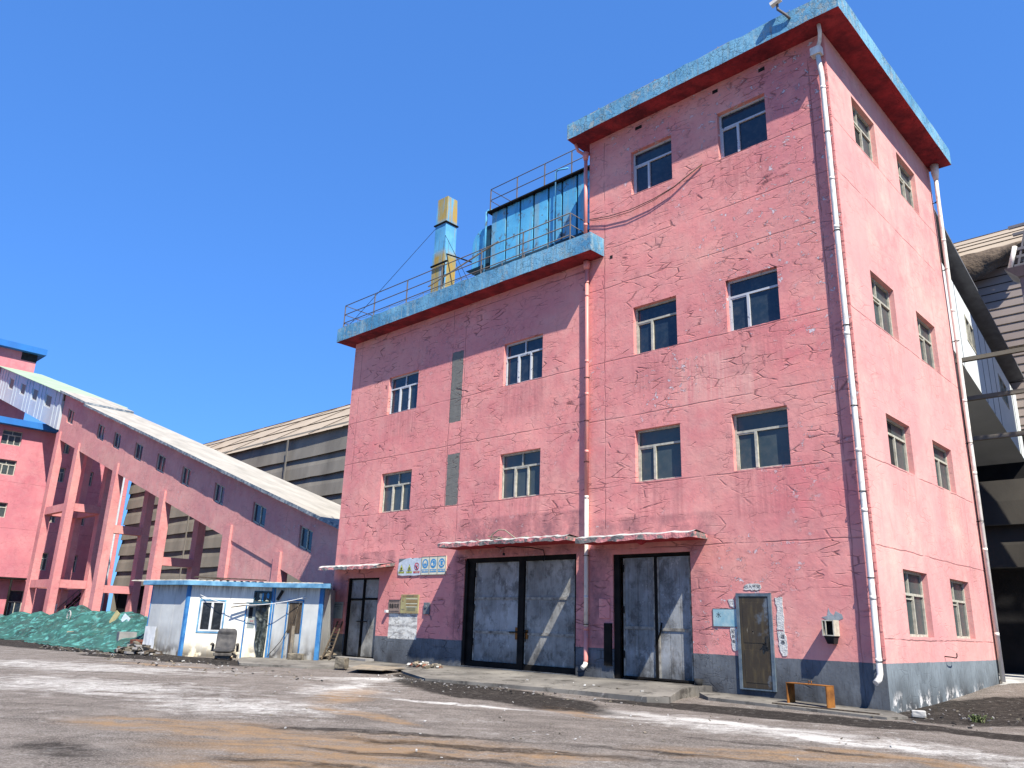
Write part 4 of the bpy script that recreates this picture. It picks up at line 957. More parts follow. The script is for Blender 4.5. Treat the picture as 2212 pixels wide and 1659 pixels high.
# hood box with bare patch behind it
t = thing('wall_box', (-1.0, -.15, 1.43), 'open cream box projecting from the wall above the rusty bench frame', 'box')
b = MB(); X0, X1, Z0, Z1, Y = -1.13, -.88, 1.42, 1.74, -.30
b.box((X0, Y, Z1-.02), (X1, -.003, Z1)); b.box((X0, Y, Z0), (X1, -.003, Z0+.02)); b.box((X0, Y, Z0+.02), (X0+.02, -.003, Z1-.02)); b.box((X1-.02, Y, Z0+.02), (X1, -.003, Z1-.02)); b.box((X0+.07, Y-.004, Z0+.02), (X0+.09, Y+.02, Z1-.02))
b.build('casing', 'frame_old', t)
b = MB(); b.box((X0+.02, -.10, Z0+.02), (X1-.02, -.05, Z1-.02)); b.build('back_panel', 'black', t)
b = MB(); b.hexa([(X0+.06, -.22, Z0-.16), (X1-.06, -.22, Z0-.16), (X1-.06, -.01, Z0-.16), (X0+.06, -.01, Z0-.16), (X0+.02, Y+.02, Z0-.001), (X1-.02, Y+.02, Z0-.001), (X1-.02, -.01, Z0-.001), (X0+.02, -.01, Z0-.001)]); b.build('bracket', 'black', t)
torn_p = [(-1.24, 1.80), (-1.12, 1.83), (-1.08, 2.0), (-1.05, 1.9), (-.98, 1.84), (-.93, 1.93), (-.80, 1.86), (-.78, 1.78), (-.88, 1.74), (-1.13, 1.745)]
b = MB(); b.prism(torn_p, -.006, -.001, mp=lambda a, c, y: (a, y, c)); b.build('bare_render_patch', 'peel_under', tall)
# hook on the side wall
b = MB(); b.tube([(.0, 3.87, 1.04), (.14, 3.9, 1.03), (.16, 4.0, 1.02), (.16, 4.2, 1.01), (.16, 4.28, 1.05), (.16, 4.27, 1.12)], .014, 6)
tag(b.build('wall_hook', 'black'), 'bent black iron hook sticking out of the sunlit side wall', 'hook')
# loose cable across the upper front
b = MB(); P_ = [(-7.55, -.06, 13.56), (-6.8, -.08, 13.40), (-6.0, -.09, 13.33), (-5.2, -.09, 13.38), (-4.5, -.08, 13.52), (-3.6, -.03, 13.92)]
b.tube(P_, .012, 5); b.tube([(x, y-.01, z-.05-.03*math.sin(i)) for i, (x, y, z) in enumerate(P_)], .010, 5)
tag(b.build('loose_cable', 'wood_dark'), 'pair of sagging cables strung across the top storey under the windows', 'cable')
# put-log holes under the eave
b = MB()
for x0, x1, z0 in ((-5.84, -5.60, 16.02), (-3.20, -3.03, 16.02), (-1.80, -1.62, 16.02), (-6.82, -6.72, 12.0)):
    b = MB(); b.box((x0, -.004, z0), (x1, .03, z0+.11)); b.build('wall_hole', 'black', tall)
# lamp arm on the roof corner
t = thing('floodlight', (-.55, -.66, 16.8), 'small floodlight on a crooked arm hooked over the highest blue roof edge', 'lamp')
b = MB(); b.tube([(-.55, -.68, 16.62), (-.62, -.74, 16.74), (-.80, -.80, 16.98), (-.80, -.80, 17.2)], .035, 8); b.build('arm', 'rail', t)
b = MB(); b.obox((-.95, -.85, 17.15), (-.68, -.85, 17.22), .14, .10); b.build('lamp_head', 'pvc', t)
b = MB(); b.tube([(.45, -.2, 16.85), (.45, -.2, 17.9)], .03, 8); b.tube([(.55, -.05, 16.85), (.55, -.05, 17.9)], .018, 6); tag(b.build('roof_pole', 'pvc'), 'short white pole standing on the nearest roof corner', 'pole')

# ------------------------------------------------------------------ roof machinery
t = thing('dust_collector', (-10.6, 1.8, 12.75), 'long ribbed blue steel tank with rust spots on the lower roof', 'tank')
b = MB(); X0, X1, YF, YB, Z0, Z1 = -13.25, -7.70, 1.2, 2.9, 14.02, 16.34
xr = [-13.25, -12.45, -11.75, -11.08, -10.38, -9.75, -9.08, -8.4, -7.7]
for i in range(8):
    b.box((xr[i]+.045, YF, Z0), (xr[i+1]-.045, YF+.05, Z1), 0)
b.box((X0, YF+.06, Z0), (X1, YB, Z1-.01), 0); b.build('tank_body', 'tank_blue', t)
b = MB()
for x in xr[1:-1]: b.box((x-.03, YF+.03, Z0+.02), (x+.03, YF+.058, Z1-.02))
b.box((X0-.04, YF-.12, Z0-.22), (X1, YB, Z0-.02)); b.build('rib', 'tank_dark', t)
b = MB()
for x in (-13.1, -11.3, -9.5, -7.9):
    for y in (YF+.1, YB-.1): b.obox((x, y, 12.75), (x, y, Z0-.2), .12, .12)
b.build('support_leg', 'tank_dark', t)
b = MB(); b.box((X0-.1, YF-.15, Z1+.01), (X1, YB+.1, Z1+.07)); rnd = random.Random(3)
for i in range(16): x = X0 + i*.36; b.box((x, YF-.12, Z1-.06), (x+.08, YF-.06, Z1+.01))
b.build('walkway', 'black_frame', t)
railing(t, [(X0, YB), (X0, YF-.1), (X1, YF-.1)], [(X0+.02, YF-.1), (X0+1.4, YF-.1), (X0+2.75, YF-.1), (X0+4.0, YF-.1), (X0+5.1, YF-.1), (X0, YB-.1)], Z1+.07, (.45, .92), r=.017)
b = MB(); b.tube([(-9.95, YF-.12, 12.9), (-9.95, YF-.12, 16.75), (-9.85, YF-.12, 16.8), (-9.4, YF-.1, 16.7)], .03, 8); b.build('vertical_pipe', 'tank_blue', t); b = MB(); b.tube([(-13.42, YF-.1, 13.0), (-13.42, YF-.1, 16.42), (-13.36, YF-.06, 16.5), (-13.0, YF, 16.42)], .045, 8); b.build('vertical_pipe', 'tank_blue', t)
# intake elbow at the left end
b = MB(); prof = [(-14.35, 14.30), (-14.35, 15.25)]
for a in range(0, 7): th = math.pi - a*math.pi/2/6; prof.append((-13.75+.6*math.cos(th), 15.32+.62*math.sin(th)))
prof += [(-13.25, 15.94), (-13.25, 14.30)]
b.prism(prof, 1.3, 2.5, mp=lambda a, c, y: (a, y, c)); b.build('elbow_duct', 'tank_blue', t, bev=.02)
b = MB(); b.box((-13.62, 1.25, 14.3), (-13.32, 1.30, 15.92)); b.build('rib', 'tank_dark', t)
b = MB(); b.hexa([(-14.1, 1.5, 14.05), (-13.5, 1.5, 14.05), (-13.5, 2.3, 14.05), (-14.1, 2.3, 14.05), (-14.5, 1.15, 14.295), (-13.27, 1.15, 14.295), (-13.27, 2.6, 14.295), (-14.5, 2.6, 14.295)]); b.tube([(-13.85, 1.85, 12.75), (-13.85, 1.85, 14.05)], .33, 16); b.build('duct_foot', 'tank_dark', t)
t2 = thing('flue', (-16.5, 1.9, 12.75), 'tall square blue flue with yellow streaks rising from the lower roof', 'chimney')
fx0, fx1, fy0, fy1 = -16.95, -16.28, 1.55, 2.15
def fsec(z0, z1, w=0): 
    b = MB(); b.box((fx0-w, fy0-w, z0), (fx1+w, fy1+w, z1)); return b
o = fsec(12.75, 15.95, .03); o.build('lower_section', 'flue_blue', t2, bev=.01)
fsec(15.96, 17.20).build('middle_section', 'flue_blue', t2, bev=.01)
b = MB(); b.hexa([(fx0, fy0, 17.26), (fx1, fy0, 17.26), (fx1, fy1, 17.26), (fx0, fy1, 17.26), (fx0+.03, fy0+.03, 18.45), (fx1-.03, fy0+.03, 18.45), (fx1-.03, fy1-.03, 18.45), (fx0+.03, fy1-.03, 18.45)]); b.build('top_section', 'flue_blue', t2)
fsec(17.205, 17.255, .05).build('flange', 'black_frame', t2)
b = MB(); b.obox((fx1, fy0+.1, 15.8), (fx1+1.5, fy0+.3, 15.0), .05, .05); b.box((fx0-.02, fy0-.12, 15.30), (fx1+.30, fy0-.06, 15.36)); b.tube([(fx1+.1, fy0-.05, 15.35), (fx1+.1, fy0-.05, 14.4)], .02, 5); b.build('brace', 'black_frame', t2)
b = MB(); b.tube([(fx0, fy0, 17.1), (-20.0, -.3, 12.85)], .010, 5); b.tube([(fx1, fy0, 16.6), (-13.2, .4, 12.9)], .010, 5); b.tube([(fx0, fy1, 17.1), (-18.0, 6, 12.8)], .010, 5); b.build('guy_wire', 'black_frame', t2)
b = MB(); b.obox((-15.5, .2, 13.62), (-11.4, -.2, 14.02), .05, .03); tag(b.build('loose_batten', 'wood_lt'), 'thin weathered batten lying across the lower roof railing', 'batten')

exec_order = True
# ------------------------------------------------------------------ hut
# ground plan corners: P0 far left, P1 left front corner, P2 inner corner, P3 right front corner, P4 at the wall
P0, P1, P2, P3, P4 = Vector((-24.7, -4.52)), Vector((-22.43, -4.18)), Vector((-20.05, -2.15)), Vector((-18.0, -1.45)), Vector((-19.75, .35))
HZ = 2.42
hut = thing('site_hut', (-21.2, -2.0, 0), 'small white sandwich panel hut with blue corner trims and a junk-topped sheet roof', 'hut')
def seg_map(A, B):
    d = (B-A).normalized(); nrm = Vector((-d.y, d.x))      # inward (left of travel)
    return lambda a, n, z: (A.x + d.x*a + nrm.x*n, A.y + d.y*a + nrm.y*n, z), (B-A).length
m01, l01 = seg_map(P0, P1); m12, l12 = seg_map(P1, P2); m23, l23 = seg_map(P2, P3); m34, l34 = seg_map(P3, P4)
def panels(mp, L, w_, mat, holes=(), z1=HZ, groove=.012, name='wall_panel'):
    b = MB(); a = 0; k = max(1, round(L/w_)); w2 = L/k
    cuts = [i*w2 for i in range(k+1)]
    for i in range(k):
        a0, a1 = cuts[i]+groove/2, cuts[i+1]-groove/2
        hs = [(max(a0, h[0]), min(a1, h[1]), h[2], h[3]) for h in holes if h[0] < a1 and h[1] > a0]
        b.wall(mp, a0, a1, -.05, z1, hs, .06)
        for s_ in (a0, a1): b.face([mp(s_, 0, -.05), mp(s_, .02, -.05), mp(s_, .02, z1), mp(s_, 0, z1)])
    b.face([mp(0, .021, -.05), mp(L, .021, -.05), mp(L, .021, z1), mp(0, .021, z1)]) if not holes else None
    return b.build(name, mat, hut)
panels(m01, l01, .78, 'hut_side')
hw = (.52, 1.38, .86, 1.90); hd = (2.20, 3.04, .02, 1.80); ht = (2.44, 3.02, 1.92, 2.26)
panels(m12, l12, 1.6, 'hut_front', (hw, hd, ht))
hd2 = (.68, 1.32, .0, 1.98)
panels(m23, l23, 1.05, 'hut_side', (hd2,))
panels(m34, l34, 1.1, 'hut_side')
P5 = Vector((-23.0, 1.4)); P6 = Vector((-26.6, -1.9)); m45, l45 = seg_map(P4, P5); m56, l56 = seg_map(P5, P6); m60, l60 = seg_map(P6, P0)
for mp, L in ((m45, l45), (m56, l56), (m60, l60)): panels(mp, L, 1.1, 'hut_side')
def trim(mp, a0, a1, mat='hut_blue', z0=0, z1=HZ, n=-.012):
    b = MB(); b.box((a0, n, z0), (a1, n+.01, z1), mp=mp); return b.build('corner_trim', mat, hut)
trim(m01, l01-.10, l01+.012); trim(m12, -.0, .10); trim(m12, l12-.09, l12-.015); trim(m23, 0.015, .07, 'hut_blue'); trim(m23, l23-.16, l23-.0); trim(m34, .0, .14); trim(m01, 0, .05)
# hut window
b = MB()
a0, a1, z0, z1 = hw
for q in ((a0-.05, a0, z0-.05, z1+.05), (a1, a1+.05, z0-.05, z1+.05), (a0, a1, z0-.05, z0), (a0, a1, z1, z1+.05)): b.box((q[0], -.02, q[2]), (q[1], -.002, q[3]), 1, mp=m12)
for q in ((a0+.005, a0+.06, z0+.005, z1-.005), (a1-.06, a1-.005, z0+.005, z1-.005), (a0+.06, a1-.06, z0+.005, z0+.06), (a0+.06, a1-.06, z1-.06, z1-.005), ((a0+a1)/2-.05, (a0+a1)/2+.03, z0+.06, z1-.06)): b.box((q[0], .0, q[2]), (q[1], .05, q[3]), 0, mp=m12)
wn = b.build('window', ['white_paint', 'hut_blue_lt'], hut)
b = MB(); b.box((a0+.01, .04, z0+.01), (a1-.01, .058, z1-.01), mp=m12); b.build('pane', 'glass_black', wn)
# hut front door with curtain, transom
a0, a1, z0, z1 = hd
b = MB(); b.box((a0, .03, z0), (a1, .058, z1), mp=m12); b.box((a0-.04, -.03, z0), (a0, .02, z1+.02), 1, mp=m12); dd = b.build('door', ['hut_front', 'hut_blue'], hut)
b = MB(); b.box((a0+.06, .02, 1.02), (a0+.32, .028, 1.75), mp=m12); b.build('door_panel', 'notice_grey', dd)
b = MB(); b.box((a0+.08, .014, 1.36), (a0+.22, .018, 1.72), mp=m12); b.build('door_glass', 'black', dd)
text_mesh('小心', .09, m12, a0+.22, 1.12, .012, 'ink_blue', dd)
text_mesh('欢迎', .07, m12, a0+.22, 1.25, .012, 'sign_red', dd)
# curtain: pleated cloth
b = MB(); N1, N2 = 16, 14; grid = []
for j in range(N2+1):
    z = 1.78*(1-j/N2)+.06; row = []
    for i in range(N1+1):
        t_ = i/N1; left = a0+.36+.16*(j/N2)**.8 - .03*math.sin(j*.8); a = left + t_*(a1-.02-left)
        n_ = -.08 - .05*math.sin(t_*9+j*.3) - .03*mnoise.noise(Vector((t_*4, j*.4, 2)))
        row.append(m12(a, n_, z))
    grid.append(row)
for j in range(N2):
    for i in range(N1): b.face([grid[j][i], grid[j][i+1], grid[j+1][i+1], grid[j+1][i]], 0, True)
o = b.build('door_curtain', 'curtain'); tag(o, 'dark quilted weather curtain hanging over the hut doorway', 'curtain')
a0, a1, z0, z1 = ht
b = MB()
for q in ((a0-.03, a0+.01, z0-.03, z1+.03), (a1-.01, a1+.03, z0-.03, z1+.03), (a0+.01, a1-.01, z0-.03, z0+.01), (a0+.01, a1-.01, z1-.01, z1+.03)): b.box((q[0], -.03, q[2]), (q[1], -.001, q[3]), mp=m12)
tw = b.build('transom', 'tank_dark', hut)
b = MB(); b.box((a0+.01, .035, z0+.01), (a1-.01, .055, z1-.01), mp=m12); b.build('pane', 'glass_black', tw)
b = MB(); b.prism([(a0+.12, z0+.03), (a0+.2, z0+.12), (a0+.15, z0+.16), (a0+.15, z0+.28), (a0+.24, z0+.28), (a0+.24, z0+.16), (a0+.22, z0+.03)], .028, .032, mp=lambda a, c, y: m12(a, y, c)); b.prism([(a1-.2, z0+.03), (a1-.16, z0+.12), (a1-.12, z0+.05), (a1-.05, z0+.03)], .028, .032, mp=lambda a, c, y: m12(a, y, c)); b.build('reflection_shape', 'sign_cream', tw)  # cream shapes painting reflections in the transom glass
b = MB(); b.box((a0+.25, .028, z0+.03), (a0+.30, .032, z0+.30), mp=m12); b.prism([(a1-.16, z0+.14), (a1-.17, z0+.26), (a1-.12, z0+.34), (a1-.07, z0+.26), (a1-.08, z0+.12)], .028, .032, mp=lambda a, c, y: m12(a, y, c)); b.build('reflection_shape', 'sign_blue', tw)  # blue shapes of the same painted reflections
# ledge and poles over the door
b = MB(); b.box((a0-.16, -.30, 1.84), (a1+.01, -.01, 1.885), mp=m12); b.build('door_ledge', 'tank_dark', hut)
for i, (p, q, r_) in enumerate(((m12(1.78, -.30, 1.82), m12(2.75, -.10, 1.90), .022), (m12(1.75, -.32, 1.70), m12(2.6, -.16, 1.84), .026))):
    b = MB(); b.obox(p, q, .05, .03); tag(b.build('pole', 'wood_dark'), ('upper' if i == 0 else 'lower') + ' of two short grey battens jutting out over the hut doorway', 'batten', 'battens over the hut doorway')
# rope from the hut to the right panel
b = MB(); ra, rb = Vector(m12(.45, -.05, 2.10)), Vector(m23(1.50, -.06, 2.12))
mid_ = Vector(m12(1.75, -.25, 1.50)); P_ = []
for i in range(21):
    t_ = i/20; P_.append(ra*(1-t_)**2 + mid_*2*t_*(1-t_)*.98 + rb*t_**2)
b.tube(P_, .014, 6); tag(b.build('rope', 'white_paint'), 'white rope sagging across the hut front from nail to nail', 'rope')
# right door: boarded, with prop stick
a0, a1, z0, z1 = hd2
b = MB(); b.box((a0-.04, -.025, 0), (a0, .03, z1+.04), 1, mp=m23); b.box((a1, -.025, 0), (a1+.04, .03, z1+.04), 1, mp=m23); b.box((a0, -.025, z1), (a1, .03, z1+.04), 1, mp=m23)
b.box((a0, .02, .0), (a1, .05, z1), 0, mp=m23); b.box((a0+.05, .005, .9), (a1-.05, .019, z1-.06), 2, mp=m23)
b.build('door', ['hut_side', 'hut_blue', 'wood_dark'], hut)
b = MB(); b.box((a0+.26, -.10, 0), (a0+.33, -.05, 1.2), mp=m23); b.box((a0+.33, -.08, 0), (a0+.42, -.04, 1.15), 1, mp=m23); tag(b.build('door_prop', ['wood_dark', 'wood_lt']), 'upright timber prop leaning on the brown boarded hut door', 'prop')
b = MB(); b.tube([m23(.12, -.15, .1), m23(.62, -.13, .62), m23(1.1, -.10, 1.45), m23(1.2, -.05, 1.9)], .012, 5); tag(b.build('thin_stick', 'wood_dark'), 'thin dark stick leaning diagonally across the boarded hut door', 'stick')
b = MB(); b.obox(m23(.20, -.05, 2.0), m23(.40, -.05, 2.32), .05, .09); tag(b.build('hanging_brush', 'black'), 'black brush-like strip fixed slanting above the boarded door', 'brush')
# hut roof: blue fascia and corrugated sheet
b = MB(); out_ = []
ring = [P0, P1, P2, P3, P4, P5, P6]; cen = sum(ring, Vector((0, 0)))/7
def offs(i, d):
    p, q, r_ = ring[i-1], ring[i], ring[(i+1) % 7]
    n1 = Vector((q.y-p.y, -(q.x-p.x))).normalized(); n2 = Vector((r_.y-q.y, -(r_.x-q.x))).normalized()
    k = (n1+n2).normalized(); return q + k*d/max(.5, k.dot(n1))
O = [offs(i, .30) for i in range(7)]; I = [offs(i, .22) for i in range(7)]
O[4] = Vector((-19.64, -.02)); O[5] = Vector((-22.8, 1.6)); 
b.prism([tuple(p) for p in O], HZ+.0, HZ+.15); b.build('roof_edge', 'hut_blue_lt', hut)
# wavy sheet: ribs running back, seen edge-on as small white teeth
b = MB()
dv = (P2-P1).normalized(); nv = Vector((-dv.y, dv.x))
a = -3.6
while a < 4.9:
    for s0 in (0,):
        base = P1 + dv*a - nv*.12
        if a < 0: base = P1 + (P0-P1).normalized()*(-a) - nv*.10
        if a > 3.1: base = P2 + (P3-P2).normalized()*(a-3.1) - nv*.05
        q = base + nv*2.2
        b.hexa([(base.x-dv.x*.09, base.y-dv.y*.09, HZ+.152), (base.x+dv.x*.09, base.y+dv.y*.09, HZ+.152), (q.x+dv.x*.09, q.y+dv.y*.09, HZ+.22), (q.x-dv.x*.09, q.y-dv.y*.09, HZ+.22),
                (base.x-dv.x*.03, base.y-dv.y*.03, HZ+.185), (base.x+dv.x*.06, base.y+dv.y*.06, HZ+.195), (q.x+dv.x*.05, q.y+dv.y*.05, HZ+.27), (q.x-dv.x*.05, q.y-dv.y*.05, HZ+.27)])
    a += .27
b.build('roof_sheet', 'hut_roof', hut)
b = MB(); b.obox((-22.6, -3.9, HZ+.30), (-20.2, -2.5, HZ+.24), .25, .03); b.obox((-22.9, -3.7, HZ+.34), (-21.7, -3.1, HZ+.22), .18, .03); tag(b.build('roof_planks', 'wood_dark'), 'dark planks lying on the hut roof', 'planks')
# patched torn sheet at the far left foot
b = MB(); rnd = random.Random(12); G_ = []
for j in range(7):
    G_.append([m01(.02+i*.07, -.05-.035*rnd.random(), .05+j*.15) for i in range(11)])
for j in range(6):
    for i in range(10): b.face([G_[j][i], G_[j][i+1], G_[j+1][i+1], G_[j+1][i]], 0, True)
b.build('crumpled_sheet', 'white_paint', hut)

# ------------------------------------------------------------------ loose things round the hut
# truck seat
t = thing('vehicle_seat', (-19.75, -3.95, .0), 'worn black vehicle seat with armrests standing outside the hut', 'seat')
def seat():
    ang = R(-34); ca, sa = math.cos(ang), math.sin(ang)
    O_ = Vector((-19.75, -3.95, .02))
    def T(x, y, z): return (O_.x + ca*x*1.1 - sa*y*1.18, O_.y + sa*x*1.1 + ca*y*1.18, O_.z + z*.80)      # seat faces +x local
    def lump(name, prof_fn, nu, nv_, mat, par):
        b = MB(); g = [[T(*prof_fn(u/nu, v/nv_)) for v in range(nv_+1)] for u in range(nu+1)]
        for u in range(nu):
            for v in range(nv_): b.face([g[u][v], g[u+1][v], g[u+1][v+1], g[u][v+1]], 0, True)
        return b.build(name, mat, par)
    # backrest: rounded slab with bolsters
    def back(u, v):
        th = u*2*math.pi; zc = .36 + .86*v; wdt = (.27 - .05*max(0, (v-.72)/.28)**2 - (.0 if v > .05 else .03))
        dep = .075 + .015*math.sin(v*9)
        if v in (0, 1): wdt *= .85; dep *= .5
        yy = wdt*math.copysign(abs(math.cos(th))**.55, math.cos(th)); xx = dep*math.copysign(abs(math.sin(th))**.7, math.sin(th))
        if xx > 0: xx -= .035*(1-abs(yy/wdt)**2)*(1 if v < .8 else -.6) ; xx += .012*math.sin(v*22)*(1-abs(yy/wdt))
        return (-.26 - .17*v + xx, yy, zc)
    lump('backrest', back, 20, 16, 'seat', t)
    b = MB(); b.face([T(*back(u/20, 1)) for u in range(20)]); b.build('backrest_top', 'seat', t)
    def cush(u, v):
        th = u*2*math.pi; e = v
        x = -.24 + .52*e; wd = .27*(1-.1*(e > .9)); hh = .075*(.6 if v in (0, 1) else 1)
        y = wd*math.copysign(abs(math.cos(th))**.5, math.cos(th)); z = hh*math.copysign(abs(math.sin(th))**.6, math.sin(th))
        return (x, y, .36 + z + .02*e)
    lump('seat_cushion', cush, 20, 8, 'seat', t)
    b = MB(); b.face([T(*cush(u/20, 1)) for u in range(20)]); b.build('cushion_front', 'seat', t)
    for sgn in (-1, 1):
        b = MB(); b.tube([T(-.36, sgn*.33, .55), T(-.2, sgn*.34, .60), T(.02, sgn*.34, .60), T(.14, sgn*.34, .585)], [.03, .045, .045, .03], 8); b.obox(T(-.3, sgn*.34, .30), T(-.3, sgn*.33, .58), .05, .09); b.build('armrest', 'seat_base', t)
    b = MB(); b.box((-.28, -.25, .16), (.26, .25, .28), mp=T); b.box((-.22, -.20, .06), (.20, .20, .19), mp=T); b.build('base', 'seat_base', t, bev=.02)
    b = MB()
    for sgn in (-1, 1): b.obox(T(-.34, sgn*.2, .03), T(.34, sgn*.2, .03), .05, .05)
    b.tube([T(.1, .30, .22), T(.25, .36, .16)], .04, 8); b.tube([T(-.1, .28, .12), T(.0, .34, .10)], .035, 8); b.build('slide_rail', 'black', t)
seat()
def rock(name, c, s_, mat, label, cat, seed, group=None, sub=2, rot=0):
    bm = bmesh.new(); bmesh.ops.create_cube(bm, size=1); bmesh.ops.subdivide_edges(bm, edges=bm.edges, cuts=sub, use_grid_fill=True)
    rnd = random.Random(seed)
    for v in bm.verts:
        k = mnoise.noise(v.co*2.2 + Vector((seed, 0, 0))); v.co *= 1 + .16*k; v.co += Vector((rnd.uniform(-.03, .03) for _ in range(3)))
        v.co.x *= s_[0]; v.co.y *= s_[1]; v.co.z *= s_[2]
    bmesh.ops.rotate(bm, verts=bm.verts, matrix=Matrix.Rotation(rot, 3, 'Z')); bmesh.ops.translate(bm, verts=bm.verts, vec=(0, 0, s_[2]*.46))
    me = bpy.data.meshes.new(name); bm.to_mesh(me); bm.free(); me.materials.append(M[mat])
    o = bpy.data.objects.new(name, me); o.location = c; col.objects.link(o)
    md = o.modifiers.new('bevel', 'BEVEL'); md.width = .01
    return tag(o, label, cat, group)
rock('concrete_block', (-14.75, -2.75, .03), (.34, .28, .30), 'stone', 'sooty block on the pavement in front of the left steel door', 'block', 3, rot=.4)
rock('concrete_block', (-18.55, -1.95, .05), (.50, .24, .22), 'stone', 'long sooty double block at the foot of the boarded hut door', 'block', 6, rot=.5)
rock('concrete_block', (.62, -.32, .0), (.24, .16, .12), 'concrete_lt', 'small broken concrete lump beside the building corner', 'block', 8, rot=.3)
# ladder
t = thing('ladder', (-17.4, -1.3, .1), 'short dark ladder leaning between the hut and the left steel door', 'ladder')
lb, lt = [Vector((-18.12, -1.22, .08)), Vector((-17.82, -1.12, .08))], [Vector((-19.0, -.08, 1.34)), Vector((-18.72, -.08, 1.34))]
for i in (0, 1):
    b = MB(); b.obox(lb[i], lt[i], .05, .04); b.build('rail', 'wood_dark', t)
for k in range(1, 11):
    f = k/11; b = MB(); b.obox(lb[0]*(1-f)+lt[0]*f, lb[1]*(1-f)+lt[1]*f, .025, .025); b.build('rung', 'wood_dark', t)
b = MB(); 
for i in range(7): b.obox((-18.45+.05*i, -1.15-.04*i, .08+.012*i), (-18.75+.03*i, -.5+.03*i, .35-.02*i), .05, .02)
tag(b.build('stick_bundle', 'wood_lt'), 'small heap of broken laths at the right foot of the hut', 'sticks')
# plywood sheet
b = MB(); b.prism([(-15.1, -1.75), (-13.3, -1.5), (-12.6, -2.9), (-13.6, -3.35)], .085, .105); tag(b.build('board', 'wood_lt'), 'flat tan board lying on the pavement right of the sooty block', 'board')
# rubble at the wall foot
def scatter(name, cx, cy, rx, ry, n_, smin, smax, mat, label, cat, seed, z=0.03, flat=.4, parent=None):
    rnd = random.Random(seed); b = MB()
    for i in range(n_):
        a = rnd.uniform(0, 6.28); r_ = rnd.random()**.6; x, y = cx+rx*r_*math.cos(a), cy+ry*r_*math.sin(a); s_ = rnd.uniform(smin, smax)
        d = Vector((rnd.uniform(-1, 1), rnd.uniform(-1, 1), rnd.uniform(-.3, .3))).normalized()*s_
        zz = gz(x, y)*0 + z + (1-r_)*flat*rnd.random()*.4 + s_*.15
        b.obox(Vector((x, y, zz))-d/2, Vector((x, y, zz))+d/2, s_*rnd.uniform(.3, .8), s_*rnd.uniform(.1, .4), mi=rnd.randrange(len(mat)))
    o = b.build(name, mat, parent, weld=False)
    if label: tag(o, label, cat, kind='stuff')
    return o
scatter('rubble', -13.3, -.75, .75, .40, 60, .05, .20, ['stone', 'brick', 'paper', 'wood_lt'], 'heap of broken brick and litter against the wall left of the widest door', 'rubble', 1, z=.12)
scatter('rubble', -23.6, -5.15, 1.7, .35, 150, .05, .30, ['stone', 'wood_dark', 'black', 'concrete'], 'heap of dark debris along the left foot of the hut', 'rubble', 2, z=.03, flat=1.0)
scatter('rubble', -6.0, -1.6, 2.2, .8, 22, .02, .07, ['concrete_lt', 'stone'], 'small chips scattered on the pavement in front of the narrower double door', 'gravel', 3, z=.12, flat=.02)
scatter('rubble', 1.6, .2, 2.2, 2.6, 120, .02, .07, ['stone', 'concrete', 'black'], 'loose stones on the black dirt beside the sunlit side wall', 'gravel', 4, z=.01, flat=.03)
scatter('rubble', -7.5, -3.6, 4.2, .6, 110, .015, .06, ['stone', 'concrete', 'black'], 'loose grit on the dark dirt strip before the aprons', 'gravel', 5, z=.0, flat=.02)
scatter('rubble', -3, -7.5, 8, 4, 150, .012, .045, ['concrete_lt', 'stone', 'wood_lt'], 'scattered pebbles on the open yard', 'gravel', 6, z=-.01, flat=.0)
scatter('rubble', -18, -6, 7, 1.5, 160, .02, .09, ['concrete_lt', 'stone', 'black', 'wood_lt'], 'scattered stones along the yard in front of the hut', 'gravel', 7, z=-.0, flat=.03)
b = MB(); b.box((-25.35, -4.75, 0), (-24.85, -4.45, .46)); 
for k in range(5): b.box((-25.37, -4.77, .02+k*.09), (-24.83, -4.43, .09+k*.09))
tag(b.build('brick_stack', 'brick'), 'knee-high stack of red bricks at the left end of the hut', 'bricks')
b = MB(); b.obox((-21.15, -3.45, .2), (-20.75, -3.15, .02), .3, .03); tag(b.build('rusty_sheet', 'rust_orange'), 'small rusty sheet leaning beside the hut door', 'sheet')
# rusty orange frame
t = thing('rusty_stand', (-1.25, -.55, .04), 'rusty orange open box frame standing on edge near the corner downpipe', 'frame')
fa, fb = Vector((-1.86, -.62)), Vector((-.93, -.80))   # front bottom corners
bk = Vector((.05, .26)); zt = .46
def plate(p, q, z0, z1, th=.015):
    b = MB(); b.hexa([(p.x, p.y, z0), (q.x, q.y, z0), (q.x+bk.x, q.y+bk.y, z0), (p.x+bk.x, p.y+bk.y, z0), (p.x, p.y, z1), (q.x, q.y, z1), (q.x+bk.x, q.y+bk.y, z1), (p.x+bk.x, p.y+bk.y, z1)]); return b
dd_ = (fb-fa).normalized()*.02
plate(fa, fa+dd_, .04, zt-.016).build('end_plate', 'rust_orange', t); plate(fb-dd_, fb, .03, zt-.016).build('end_plate', 'rust_orange', t)
plate(fa-dd_*.2, fb+dd_*.2, zt-.015, zt).build('top_plate', 'rust_orange', t)
b = MB(); b.tube([(-1.38, -.58, zt), (-1.38, -.58, zt+.06), (-1.35, -.58, zt+.05)], .007, 5); b.tube([(-1.33, -.56, zt), (-1.33, -.56, zt+.06)], .007, 5); b.build('wire_lug', 'rust_orange', t)
b = MB(); b.obox((-2.0, -1.0, .06), (.1, -.9, .035), .05, .02); tag(b.build('thin_batten', 'wood_dark'), 'thin batten lying on the strip in front of the rusty frame', 'batten')
b = MB(); b.tube([(-4.24, -.12, .20), (-4.24, -.12, .36)], [.085, .10], 14); tag(b.build('bucket', 'rubber'), 'black bucket at the right foot of the narrower double door', 'bucket')
